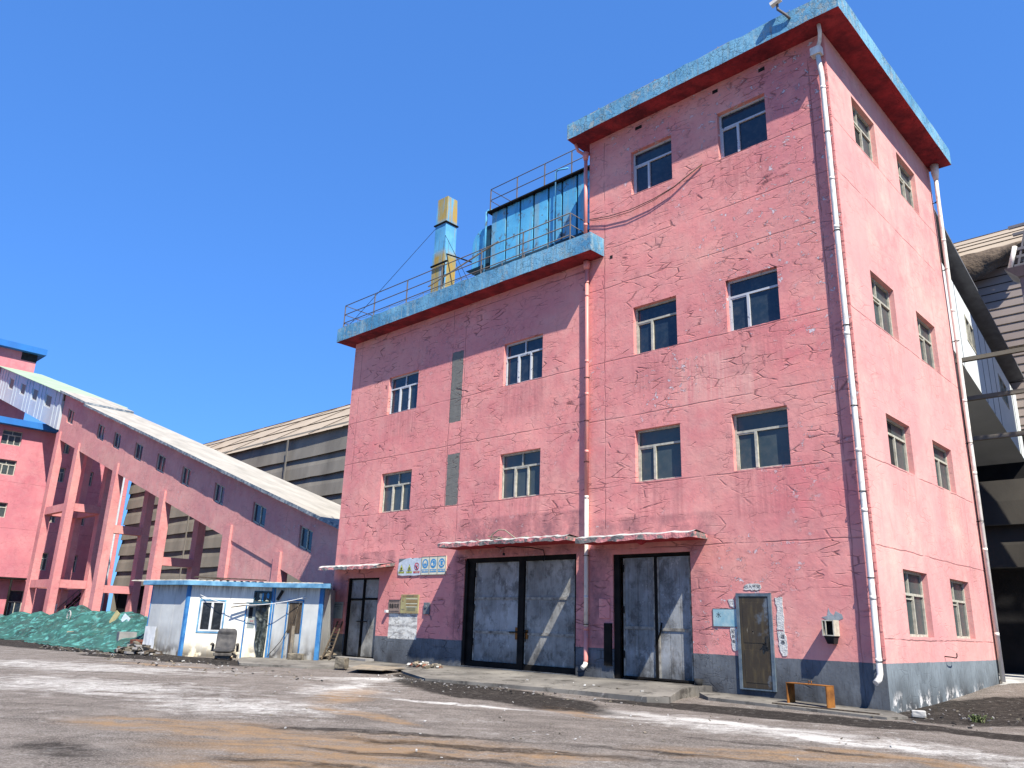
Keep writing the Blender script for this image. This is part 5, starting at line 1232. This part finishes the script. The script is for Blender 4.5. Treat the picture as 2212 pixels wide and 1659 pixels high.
# crumbs of lime dust and gravel along the apron edges
scatter('rubble', -11.0, -3.6, 1.6, .9, 40, .015, .05, ['concrete_lt', 'stone'], 'pale lime crumbs in front of the lettered plate wall', 'gravel', 11, z=.0, flat=.01)
scatter('rubble', -27.5, -6.0, 4.0, .7, 90, .03, .13, ['stone', 'black', 'concrete'], 'dark clods in front of the netted heap', 'gravel', 12, z=-.01, flat=.05)
def weed(loc, n_, s_, label, seed):
    rnd = random.Random(seed); b = MB()
    for i in range(n_):
        a = rnd.uniform(0, 6.28); L = s_*rnd.uniform(.5, 1); p = Vector((rnd.uniform(-.4, .4)*s_*1.6, rnd.uniform(-.4, .4)*s_*1.6, 0)); d = Vector((math.cos(a)*.7, math.sin(a)*.7, rnd.uniform(.5, 1.1))).normalized()
        w_ = Vector((-d.y, d.x, 0)).normalized()*.012; tip = p + d*L
        b.face([p-w_, p+w_, tip]); mid2 = p + d*L*.6; b.face([mid2, mid2+Vector((w_.x*3, w_.y*3, .02)), mid2+d*.05])
    o = b.build('weed', 'weed', weld=False); o.location = loc; return tag(o, label, 'plant')
weed((2.5, 1.35, gz(2.5, 1.35)), 130, .26, 'green weed tuft in the dirt at the lower right', 1)
weed((1.55, .0, gz(1.55, 0)), 60, .20, 'sparse dry weed left of the greener tuft', 2)

# ------------------------------------------------------------------ netted debris heap
def heap():
    root = thing('covered_heap', (-33, -2.5, 0), 'long debris heap covered with green netting in front of the pink trestle', 'debris heap')
    def H(x, y):
        def g(cx, cy, sx, sy, h): return h*math.exp(-(((x-cx)/sx)**2+((y-cy)/sy)**2))
        h = g(-45, -2.3, 3.2, 1.6, 1.05) + g(-40.3, -1.5, 2.6, 1.6, 1.45) + g(-36, -1.7, 2.4, 1.6, 1.25) + g(-32.3, -1.9, 2.3, 1.5, 1.15) + g(-29.2, -2.5, 2.0, 1.3, .75) + g(-48.8, -2.6, 2.4, 1.4, .75) + g(-37.5, -3.2, 3.5, .9, .45)
        h += .20*mnoise.noise(Vector((x*.9, y*.9, 0))) + .11*mnoise.noise(Vector((x*2.3, y*2.3, 2)))
        e = sst(-53, -51, x)*sst(-25.2, -27, x)
        return h*e*sst(-4.9-.12*(x+25)*-1 if False else -4.7, -3.9, y + .25*math.sin(x*1.1))
    b = MB(); NX, NY = 300, 90; g = []
    for i in range(NX+1):
        x = -53.5 + 28.5*i/NX; row = []
        for j in range(NY+1):
            y = -5.4 + 7.2*j/NY; row.append((x, y, max(-.05, H(x, y) + .20*(.5-abs(mnoise.noise(Vector((x*1.1+y*.9, y*.5-x*.3, 1))))) + .10*(.5-abs(mnoise.noise(Vector((x*2.8+y*2, y*1.3-x*.7, 5))))) - .11)))
        g.append(row)
    for i in range(NX):
        for j in range(NY):
            if max(g[i][j][2], g[i+1][j+1][2]) > -.02: b.face([g[i][j], g[i+1][j], g[i+1][j+1], g[i][j+1]], 0, True)
    b.build('netting', 'net_green', root)
    rnd = random.Random(4)
    for i in range(42):
        x, y = rnd.uniform(-50, -28), rnd.uniform(-3.8, .3); h = H(x, y)
        if h < .35: continue
        s_ = rnd.uniform(.3, .8); z0 = max(0, h-s_*.8-.26)
        T = Matrix.Rotation(rnd.uniform(0, 3), 3, 'Z'); b = MB()
        b.box((-s_/2, -s_/2.4, 0), (s_/2, s_/2.4, s_*.8), rnd.randrange(3), mp=lambda a, c, d: tuple(Vector((x, y, z0)) + T @ Vector((a, c, d)))); b.build('debris', ['stone', 'wood_lt', 'concrete'], root)
    b = MB(); c = Vector((-37.4, -3.0, 1.15))
    b.tube([c + Vector((.23*math.cos(a*.524), -.05, .23*math.sin(a*.524))) for a in range(13)], .03, 6, cap=False); b.obox(c+Vector((-.2, -.05, 0)), c+Vector((.2, -.05, .05)), .03, .03); b.build('hand_wheel', 'concrete_lt', root)
    b = MB(); b.obox((-33.2, -2.9, .3), (-32.8, -2.5, 1.40), .45, .04, up=(0, 1, 0)); b.build('yellow_board', 'notice_tan', root)
    b = MB(); b.obox((-32.0, -2.8, .3), (-31.7, -2.5, 1.25), .7, .03, up=(0, 1, 0)); b.build('pale_board', 'sign_white', root)
heap()

# ------------------------------------------------------------------ inclined pink gallery on trestles
GY0, GY1 = 3.2, 6.0
gal = thing('conveyor_gallery', (-45, 4.6, 0), 'pink rendered inclined conveyor gallery on concrete trestles joining the lower block', 'conveyor gallery')
SG = .3125
def gt(x): return 5.22 + .3195*(-x-23.7)            # roof eave underside (at the lip)
def gb(x): return 2.92 + .306*(-x-26.6)             # gallery floor
# wall as a sheared sheet: (a = -x, n, z relative)
def gm(a, n, z):                                     # z 0..1 from floor to roof
    x = -a; return (x, GY0+n, gb(x)*(1-z)+(gt(x)+.16)*z)
WX = [(-65.4, -63.7), (-57.6+.0, -56.0), (-53.9, -52.5), (-49.6, -48.2), (-45.6, -44.2), (-41.55, -40.3), (-36.95, -35.7), (-32.3, -30.9), (-27.55, -26.4)]
holes = [(-q, -p, .42, .72) for p, q in WX]
b = MB(); b.wall(gm, 19.75, 66.9, 0, 1, holes, .18)
gmb = lambda a, n, z: (lambda q: (q[0], GY1, q[2]))(gm(a, n, z))
b.face([gmb(19.75, 0, 0), gmb(66.9, 0, 0), gmb(66.9, 0, 1), gmb(19.75, 0, 1)]); b.build('wall', 'pink_gallery', gal)
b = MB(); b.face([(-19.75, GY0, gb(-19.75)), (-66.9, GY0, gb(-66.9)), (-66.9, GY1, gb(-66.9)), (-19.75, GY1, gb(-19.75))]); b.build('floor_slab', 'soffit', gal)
for h in holes:
    b = MB(); 
    for q in ((h[0], h[0]+.07, h[2], h[3]), (h[1]-.07, h[1], h[2], h[3]), ((h[0]+h[1])/2-.05, (h[0]+h[1])/2+.03, h[2], h[3]), (h[0]+.07, h[1]-.07, h[2], h[2]+.025), (h[0]+.07, h[1]-.07, h[3]-.025, h[3])):
        b.box((q[0], .10, q[2]), (q[1], .15, q[3]), mp=gm)
    w_ = b.build('window', 'frame_old', gal); b = MB(); b.face([gm(h[0], .14, h[2]), gm(h[1], .14, h[2]), gm(h[1], .14, h[3]), gm(h[0], .14, h[3])]); b.build('pane', 'glass_dark', w_)
# roof: pale slab with ragged blue edge, a step near the top
def groof(xa, xb, dz, y0=GY0-.5, y1=GY1+.5, n_=90, lift=.0):
    b = MB(); rnd = random.Random(8); prev = None
    for i in range(n_+1):
        x = xa + (xb-xa)*i/n_; e = .035*mnoise.noise(Vector((x*.9, 0, 0))) + rnd.uniform(-.015, .015); z = gt(x) + dz
        cur = [(x, y0+e*.5, z+e*.6), (x, y0+e*.3, z+.17), (x, y1, z+.17), (x, y1, z)]
        if prev:
            b.face([prev[0], cur[0], cur[1], prev[1]], 1); b.face([prev[1], cur[1], cur[2], prev[2]], 0); b.face([prev[3], cur[3], cur[0], prev[0]], 2); b.face([prev[2], cur[2], cur[3], prev[3]], 1)
        else: b.face(cur, 1)
        prev = cur
    b.face(prev, 1); return b.build('roof', ['gal_roof', 'gal_fascia', 'pink_gallery'], gal)
groof(-19.72, -60.2, 0); groof(-60.0, -67.0, .18, n_=16)
# trestle legs
legs = [(-66.9, -66.05, 15.7), (-61.6, -60.8, 14.0), (-52.65, -51.9, 11.4), (-44.0, -43.3, 8.7), (-35.0, -34.2, 6.05), (-29.5, -28.9, 4.45)]
for x0, x1, zt in legs:
    b = MB(); b.box((x0, GY0-.12, -.05), (x1, GY0+.42, zt)); b.build('trestle_leg', 'pink_trestle', gal)
    b = MB(); b.box((x0, GY1-.45, -.05), (x1, GY1+.05, gb((x0+x1)/2)-.01)); b.build('trestle_leg', 'pink_trestle', gal)
def beam(x0, x1, y0, y1, z0, z1):
    b = MB(); b.box((x0, y0, z0), (x1, y1, z1)); b.build('trestle_beam', 'pink_trestle', gal)
for z0, z1 in ((8.75, 9.35), (3.0, 3.6)):
    beam(-66.05, -61.6, GY0-.05, GY0+.35, z0, z1); beam(-66.05, -61.6, GY1-.4, GY1, z0, z1)
    for x in (-61.5, -66.7): beam(x, x+.6, GY0+.42, GY1-.45, z0, z1)
for x, zs in ((-52.6, ((6.6, 7.15), (2.6, 3.1))), (-43.95, ((4.2, 4.7),))):
    for z0, z1 in zs: beam(x, x+.6, GY0+.42, GY1-.45, z0, z1)
# low infill wall between the last trestles
b = MB(); b.hexa([(-34.2, GY0+.06, -.05), (-29.5, GY0+.06, -.05), (-29.5, GY0+.3, -.05), (-34.2, GY0+.3, -.05), (-34.2, GY0+.06, gb(-34.2)+.02), (-29.5, GY0+.06, gb(-29.5)+.02), (-29.5, GY0+.3, gb(-29.5)+.02), (-34.2, GY0+.3, gb(-34.2)+.02)]); b.build('infill_wall', 'pink_gallery', gal)
b = MB(); b.hexa([(-27.0, GY0+.5, -.05), (-19.7, GY0+.5, -.05), (-19.7, GY0+.7, -.05), (-27.0, GY0+.7, -.05), (-27.0, GY0+.5, gb(-27.0)), (-19.7, GY0+.5, gb(-19.7)), (-19.7, GY0+.7, gb(-19.7)), (-27.0, GY0+.7, gb(-27.0))]); b.build('infill_wall', 'shed_dark', gal)

# white sheet-metal gallery continuing up to the left
wg = thing('conveyor_gallery', (-80, 4.6, 0), 'white corrugated upper conveyor gallery under a pale green sheet roof', 'conveyor gallery')
def wt(x): return 19.50 + .304*(-x-68.05)
def wb(x): return 16.0 + .302*(-x-67.0)
def wm(a, n, z): x = -a; return (x, 3.0+n, wb(x)*(1-z)+wt(x)*z)
wwx = [-70.9, -75.4, -79.85, -84.6]
b = MB(); hl = [(-x-.95, -x+.95, .44, .80) for x in wwx]; b.wall(wm, 67.0, 89.98, 0, 1, hl, .15)
b.face([(-67.0, 3.0, wb(-67)), (-67.0, 6.3, wb(-67)), (-67.0, 6.3, wt(-67)), (-67.0, 3.0, wt(-67))])
a = 67.7
while a < 89.7:
    if not any(h[0]-.1 < a < h[1]+.1 for h in hl): b.box((a, -.04, .0), (a+.10, -.002, .995), mp=wm)
    a += 1.1
b.build('wall', 'gal_white', wg)
b = MB(); b.face([wm(67, 0, 0), wm(89.98, 0, 0), wm(89.98, 3.3, 0), wm(67, 3.3, 0)]); b.build('floor_slab', 'gal_white', wg)
for h in hl:
    b = MB()
    for q in ((h[0], h[0]+.16, h[2], h[3]), (h[1]-.16, h[1], h[2], h[3]), (h[0]+.16, h[1]-.16, h[2], h[2]+.03), (h[0]+.16, h[1]-.16, h[3]-.03, h[3])): b.box((q[0], .04, q[2]), (q[1], .1, q[3]), mp=wm)
    w_ = b.build('window', 'frame_white', wg); b = MB(); b.face([wm(h[0], .09, h[2]), wm(h[1], .09, h[2]), wm(h[1], .09, h[3]), wm(h[0], .09, h[3])]); b.build('pane', 'plate_tan', w_)
b = MB(); prev = None; xa, xb = -66.4, -90.0
for i in range(141):
    t_ = i/140
    zr = .07 if i % 2 else 0
    xf = -67.0 + (xb+67.0)*t_; xk = -62.6 + (xb+62.6)*t_
    cur = [(xf, 2.6, wt(xf)+.06+zr), (xk, 6.9, wt(xk)+.10+zr)]
    if prev: b.face([prev[0], cur[0], cur[1], prev[1]])
    prev = cur
b.build('roof', 'gal_roof_green', wg)
b = MB(); b.hexa([(-67.0, 3.1, wt(-67)-.65), (-62.7, 6.8, wt(-62.7)-.7), (-67.0, 6.9, wt(-67)-.65), (-67.1, 6.9, wt(-67)-.65), (-67.0, 3.1, wt(-67)+.03), (-62.7, 6.8, wt(-62.7)+.05), (-67, 6.9, wt(-67)+.03), (-67.1, 6.9, wt(-67)+.03)]); b.build('gable_board', 'wood_dark', wg)

# ------------------------------------------------------------------ left pink building far behind
LX = -72.0
XP = lambda a, n, z: (LX-n, a, z)
far = thing('pink_building', (-76, 2, 0), 'far pink building at the left edge behind the trestles, blue fascia half in shade', 'building')
fwn = []
for z0, z1 in ((14.95, 16.22), (12.35, 13.66), (8.75, 10.0), (4.62, 6.10)):
    for a0, a1, st in ((-9.6, -8.1, 'Q'), (-5.0, -3.5, 'Q'), (-2.6, -1.1, 'Q'), (.35, 1.9, 'Q'), (5.15, 5.85, 'D'), (7.2, 8.25, 'Q')):
        fwn.append((a0, a1, z0, z1, st))
fd = (3.45, 4.55, .0, 2.85)
b = MB(); b.wall(XP, -14, 11.45, -.1, 16.6, [f[:4] for f in fwn] + [fd, (6.6, 7.6, 0, 2.1)], .25)
b.face([(LX, 11.45, -.1), (LX-12, 11.45, -.1), (LX-12, 11.45, 16.6), (LX, 11.45, 16.6)]); b.face([(LX, -14, -.1), (LX-12, -14, -.1), (LX-12, -14, 16.6), (LX, -14, 16.6)])
b.build('wall', 'pink_far', far)
for f in fwn: win_front(far, XP, *f[:4], f[4], 'frame_old', 'glass_dusty', depth=.24, t=.07)
win_front(far, XP, 3.45, 4.55, .0, 2.85, 'D', 'frame_old', 'glass_dark', depth=.24, name='door')
b = MB(); b.box((LX-.1, 6.6, 0), (LX-.06, 7.6, 2.1)); b.build('door', 'black_frame', far)
b = MB(); b.box((LX-12, -14.6, 16.6), (LX+.75, 11.9, 17.15)); b.build('roof_slab', ['far_blue'], far)
# upper tower set back, the white gallery runs into it
TX = -90.0
TP = lambda a, n, z: (TX-n, a, z)
tws = [(1.2, 2.9, 20.2, 22.4), (-2.4, -.7, 20.2, 22.4), (4.9, 5.6, 18.0, 19.6)]
b = MB(); b.wall(TP, -12, 6.1, 17.16, 28.36, tws, .25); b.face([(TX, 6.1, 17.16), (TX-10, 6.1, 17.16), (TX-10, 6.1, 28.36), (TX, 6.1, 28.36)]); b.build('wall', 'pink_far', far)
for q in tws: win_front(far, TP, *q, 'Q', 'frame_old', 'glass_dusty', depth=.24, t=.09)
b = MB(); b.box((TX-10, -12.6, 28.37), (TX+.75, 6.8, 29.05)); b.build('roof_slab', 'far_blue', far)
b = MB(); b.box((TX-.5, 4.6, 27.5), (TX+.03, 6.13, 28.36)); b.build('dark_patch', 'black', far)  # black patch at the corner below the roof edge
b = MB(); b.box((TX, -14, 16.9), (LX-11.9, 11, 17.14)); b.build('roof_slab', 'concrete', far)
# projecting porch roof and drop pipe at far left
b = MB(); b.box((LX+.02, -9, 3.72), (LX+1.2, 4.4, 3.86)); b.tube([(LX+1.1, 3.1, 0), (LX+1.1, 3.1, 3.7)], .09, 8); b.tube([(LX+.9, 6.1, 0), (LX+.6, 6.3, 3.2)], .08, 8); b.build('porch_roof', 'black_frame', far)
b = MB(); b.box((LX+.02, 10.9, 0), (LX+.14, 11.05, 16.5)); b.build('downpipe', 'sign_white', far)
# outside stair
st_ = thing('staircase', (-66, 6.6, 0), 'dark steel staircase climbing behind the trestle to the far pink building', 'staircase')
b = MB(); b.obox((-66, 5.2, .2), (-66, 8.1, 3.6), .08, .35, up=(1, 0, 0)); b.obox((-67, 5.2, .2), (-67, 8.1, 3.6), .08, .35, up=(1, 0, 0)); b.build('stringer', 'black_frame', st_)
for i in range(12):
    f = i/11; b = MB(); b.box((-67, 5.2+2.9*f, .3+3.3*f), (-66, 5.45+2.9*f, .34+3.3*f)); b.build('tread', 'black_frame', st_)
b = MB(); b.tube([(-65.95, 5.2, 1.2), (-65.95, 8.1, 4.5)], .03, 6)
for i in range(8): f = i/7; b.tube([(-65.95, 5.2+2.9*f, .3+3.3*f), (-65.95, 5.2+2.9*f, 1.2+3.3*f)], .02, 5)
b.build('handrail', 'rail', st_)
t = thing('warning_plate', (-64.9, 5.0, 1.2), 'small white plate with a green mark at the foot of the dark staircase', 'sign')
b = MB(); b.box((-64.9, 4.55, 1.25), (-64.86, 5.05, 1.85)); b.build('board', 'white_paint', t); b = MB(); b.face([(-64.855, 4.65, 1.5), (-64.855, 4.95, 1.5), (-64.855, 4.8, 1.78)]); b.build('triangle', 'net_green', t)
# ------------------------------------------------------------------ coal shed behind everything
shed = thing('storage_shed', (-37, 20, 0), 'huge beige roofed coal shed running behind the pink blocks with dark mesh walls', 'shed')
def zr(y, r_): return 1.446 + r_*(y+17.45)
SY = 12.0
levels = [3.7, 5.0, 6.45, 7.9, 9.3, 10.75, 12.2, 14.12]
b = MB(); XL, XR = -72.5, -2.4
b.face([(XL, SY+.5, -.1), (XR, SY+.5, -.1), (XR, SY+.5, 3.9), (XL, SY+.5, 3.9)]); b.build('wall', 'shed_dark', shed)
for i in range(len(levels)-1):
    z0, z1 = levels[i], levels[i+1]; b = MB(); n_ = 60; rnd = random.Random(i)
    prev = None
    for k in range(n_+1):
        x = XL + (XR-XL)*k/n_; s_ = .05*mnoise.noise(Vector((x*.25, i*3, 0))) + rnd.uniform(-.015, .015)
        belly = .17 + .08*mnoise.noise(Vector((x*.15, i*7, 4)))
        cur = [(x, SY-belly, z0-.08+s_), (x, SY-belly*.55, (z0+z1)/2), (x, SY+.05, z1+s_*.5), (x, SY+.02, z0-.06+s_)]
        if prev:
            for q in range(2): b.face([prev[q], cur[q], cur[q+1], prev[q+1]], 0, False)
            b.face([prev[3], cur[3], cur[0], prev[0]], 0)
        prev = cur
    b.build('mesh_panel', 'shed_panel', shed)
# left gable and end post
b = MB(); b.face([(XL, SY, 0), (XL, 60, 0), (XL, 60, 24), (XL, SY+6, zr(SY+6, .467)), (XL, SY, 13.75)]); b.build('gable_wall', 'shed_panel', shed)
# roof profile
prof = [(SY-.35, 13.68), (SY+1.5, 15.15), (SY+3.2, 16.45), (SY+5.0, 17.55), (SY+8, 18.9), (SY+13, 20.2), (SY+22, 21.5), (SY+40, 19)]
b = MB(); nX = 36
for k in range(nX):
    x0, x1 = XL + (XR-XL)*k/nX, XL + (XR-XL)*(k+1)/nX
    for (ya, za), (yb, zb) in zip(prof[:-1], prof[1:]):
        s_ = .04*mnoise.noise(Vector((k*.7, ya, 3)))
        b.face([(x0, ya, za+s_), (x1, ya, za-s_), (x1, yb, zb), (x0, yb, zb)])
b.build('roof', 'shed_roof', shed, weld=False)
for (ya, za) in prof[1:4]:
    b = MB(); b.obox((XL, ya-.02, za+.02), (XR, ya-.02, za+.02), .10, .03); b.build('roof_seam', 'tarp', shed)
b = MB(); xx = XL
while xx < XR-4:
    pts_ = [(xx + 3.0*j, y-.03, z+.05) for j, (y, z) in enumerate(prof[:4])]
    b.tube(pts_, .025, 5); xx += 6.2
b.build('roof_rope', 'tarp', shed)
b = MB(); xx = XL
while xx < XR: b = MB(); b.box((xx, SY-.46, .0), (xx+.18, SY-.42, 13.6)); b.build('post', 'shed_panel', shed); xx += 14.2

# right end of the shed: set back slatted wall
rs = thing('storage_shed', (6, 24, 0), 'set back slatted end of the coal shed seen right of the tall block', 'shed')
RY = 21.0
b = MB(); b.face([(-7, RY, 10.0), (30, RY, 10.0), (30, RY, zr(RY, .440)), (-7, RY, zr(RY, .440))]); b.build('wall', 'shed_beige', rs)
b = MB(); b.face([(-7, RY-.05, -.1), (30, RY-.05, -.1), (30, RY-.05, 10.05), (-7, RY-.05, 10.05)]); b.build('wall', 'shed_dark', rs)
z = 10.2; b = MB(); i = 0
while z < zr(RY, .440)-.2:
    b.box((-7, RY-.018, z), (30, RY-.001, z+.04 + (.06 if i == 9 else 0))); z += .385; i += 1
b.build('slat_gap', 'wood_dark', rs)
zE = zr(RY, .440); prof2 = [(RY-.5, zE-.15), (RY+.6, zE+.65), (RY+1.5, zE+1.25), (RY+2.6, zE+1.9), (RY+4.2, zE+2.85), (RY+6, zE+3.3), (RY+12, zE+4), (RY+30, zE)]
b = MB()
for k in range(24):
    x0, x1 = -7+k*1.6, -7+(k+1)*1.6
    for (ya, za), (yb, zb) in zip(prof2[:-1], prof2[1:]): b.face([(x0, ya, za), (x1, ya, za), (x1, yb, zb), (x0, yb, zb)])
b.build('roof', 'shed_roof', rs)
for (ya, za) in prof2[:5]:
    b = MB(); b.obox((-7, ya-.02, za+.01), (30, ya-.02, za+.01), .06, .03); b.build('roof_seam', 'tarp', rs)
# tarp sagging from the eave
b = MB(); NX, NY = 26, 8; g = []
for i in range(NX+1):
    t_ = i/NX; x = -4.3 + 5.2*t_; dr = .35 + 1.25*math.sin(math.pi*min(1, t_*1.1))**.8*(1-.35*t_)
    g.append([(x, RY-.55-.25*math.sin(j/NY*3)-.08*mnoise.noise(Vector((x*2, j*.6, 0))), zE-.05-dr*j/NY + .05*mnoise.noise(Vector((x*1.5, j*.5, 4)))) for j in range(NY+1)])
for i in range(NX):
    for j in range(NY): b.face([g[i][j], g[i+1][j], g[i+1][j+1], g[i][j+1]], 0, True)
tag(b.build('tarpaulin', 'tarp'), 'brown tarpaulin sagging from the shed eave at the right', 'tarpaulin')
# front girts and lower dark panels
b = MB()
for z_ in (10.7, 9.3, 7.9): b.box((-3, SY-.1, z_-.07), (14, SY+.05, z_+.07))
b.build('girt', 'shed_panel', rs)
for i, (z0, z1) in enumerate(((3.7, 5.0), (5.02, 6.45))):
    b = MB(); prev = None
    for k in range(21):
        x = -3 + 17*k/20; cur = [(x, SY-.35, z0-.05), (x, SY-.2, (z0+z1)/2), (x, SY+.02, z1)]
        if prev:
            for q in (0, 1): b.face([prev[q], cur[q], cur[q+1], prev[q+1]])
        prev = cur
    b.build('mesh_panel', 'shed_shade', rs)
for i, (z0, z1) in enumerate(((6.45, 7.84), (7.97, 9.24))):
    b = MB(); b.face([(-3, SY+1.2, z0), (-.9, SY+1.2, z0), (-.9, SY+1.2, z1), (-3, SY+1.2, z1)]); b.build('mesh_panel', 'shed_dark', rs)  # dark sheets standing for the shade below the gallery
b = MB(); b.face([(-3, SY+1.5, .3), (14, SY+1.5, .3), (14, SY+1.5, 3.75), (-3, SY+1.5, 3.75)]); b.build('wall', 'shed_dark', rs)

# right white gallery running back into the shed
g2 = thing('conveyor_gallery', (-2, 15, 0), 'bright white conveyor gallery sloping down behind the tall block into the shed', 'conveyor gallery')
GX = -.8
def rtop(y): return 15.1 - .318*(y-12.3)
def rbot(y): return 10.9 - .272*(y-12.7)
def rm(a, n, z): return (GX-n, a, rbot(a)*(1-z)+(rtop(a)-.75)*z)
hl = [(14.05, 15.1, .50, .78), (18.2, 19.3, .50, .78)]
b = MB(); b.wall(rm, 8.7, 22.4, 0, 1, hl, .12)
b.face([rm(8.7, 0, 0), rm(22.4, 0, 0), rm(22.4, 3, 0), rm(8.7, 3, 0)]); b.face([rm(8.7, 3, 0), rm(22.4, 3, 0), rm(22.4, 3, 1), rm(8.7, 3, 1)]); b.build('wall', 'gal_bright', g2)
a = 9.5
while a < 22:
    if not any(h[0]-.1 < a < h[1]+.1 for h in hl): b = MB(); b.box((a, -.012, .0), (a+.03, -.001, .99), mp=rm); b.build('panel_joint', 'steel_grey', g2)
    a += .9
for h in hl:
    b = MB()
    for q in ((h[0], h[0]+.07, h[2], h[3]), (h[1]-.07, h[1], h[2], h[3]), ((h[0]+h[1])/2-.03, (h[0]+h[1])/2+.03, h[2], h[3]), (h[0], h[1], h[2]-.02, h[2]), (h[0], h[1], h[3], h[3]+.02)): b.box((q[0], -.02, q[2]), (q[1], .08, q[3]), mp=rm)
    w_ = b.build('window', 'frame_old', g2); b = MB(); b.face([rm(h[0], .07, h[2]), rm(h[1], .07, h[2]), rm(h[1], .07, h[3]), rm(h[0], .07, h[3])]); b.build('pane', 'glass_dusty', w_)
b = MB()
for k in range(16):
    y0, y1 = 8.6+k*.87, 8.6+(k+1)*.87
    b.hexa([(GX-3.3, y0, rtop(y0)-.6), (GX+.42, y0, rtop(y0)-.1), (GX+.42, y1, rtop(y1)-.1), (GX-3.3, y1, rtop(y1)-.6), (GX-3.3, y0, rtop(y0)-.55), (GX+.42, y0, rtop(y0)-.02), (GX+.42, y1, rtop(y1)-.02), (GX-3.3, y1, rtop(y1)-.55)])
b.build('roof', 'steel_grey', g2)
b = MB(); b.obox((GX+.35, 8.6, rtop(8.6)-.02), (GX+.35, 22.5, rtop(22.5)-.02), .10, .10); b.build('gutter', 'steel_grey', g2)

# steel trestle at the right edge and an added unseen tower that shades the gallery
tr = thing('steel_trestle', (2.2, 10.3, 0), 'grey steel column carrying a lattice girder at the right edge', 'steel trestle')
b = MB(); b.box((1.78, 10.0, .3), (2.5, 10.6, 12.45)); b.build('column', 'steel_grey', tr)
b = MB(); b.hexa([(1.75, 9.9, 12.45), (2.6, 9.9, 12.45), (2.6, 10.7, 12.45), (1.75, 10.7, 12.45), (1.45, 9.7, 12.72), (2.9, 9.7, 12.72), (2.9, 10.9, 12.72), (1.45, 10.9, 12.72)]); b.build('column_head', 'steel_grey', tr)
b = MB()
for y in (10.0, 10.6):
    for z_ in (12.85, 13.4, 14.2): b.obox((1.7, y, z_), (9, y, z_), .09, .09)
    for i in range(9): x = 1.8+i*.8; b.obox((x, y, 12.85), (x+.4, y, 14.2), .05, .05); b.obox((x+.4, y, 14.2), (x+.8, y, 12.85), .05, .05)
b.build('lattice', 'steel_grey', tr)
b = MB(); b.tube([(1.58, 9.95, 12.8), (1.80, 9.95, 13.5)], .07, 10); b.build('white_pipe', 'pvc', tr)
tw_ = thing('shading_tower', (6, 16, 0), 'added grey tower on legs, unseen beyond the right edge, put there to cast shade', 'tower')
b = MB(); b.box((3.2, 13.2, 12.5), (10, 15.2, 30)); b.build('tower_body', 'gal_white', tw_)
for x, y in ((3.4, 13.4), (9.8, 13.4), (3.4, 15.0), (9.8, 15.0)):
    b = MB(); b.box((x-.2, y-.2, 0), (x+.2, y+.2, 12.5)); b.build('tower_leg', 'steel_grey', tw_)
b = MB(); b.obox((3.4, 13.4, 6), (9.8, 13.4, 12), .15, .15); b.obox((9.8, 13.4, 6), (3.4, 13.4, 12), .15, .15); b.build('tower_brace', 'steel_grey', tw_)
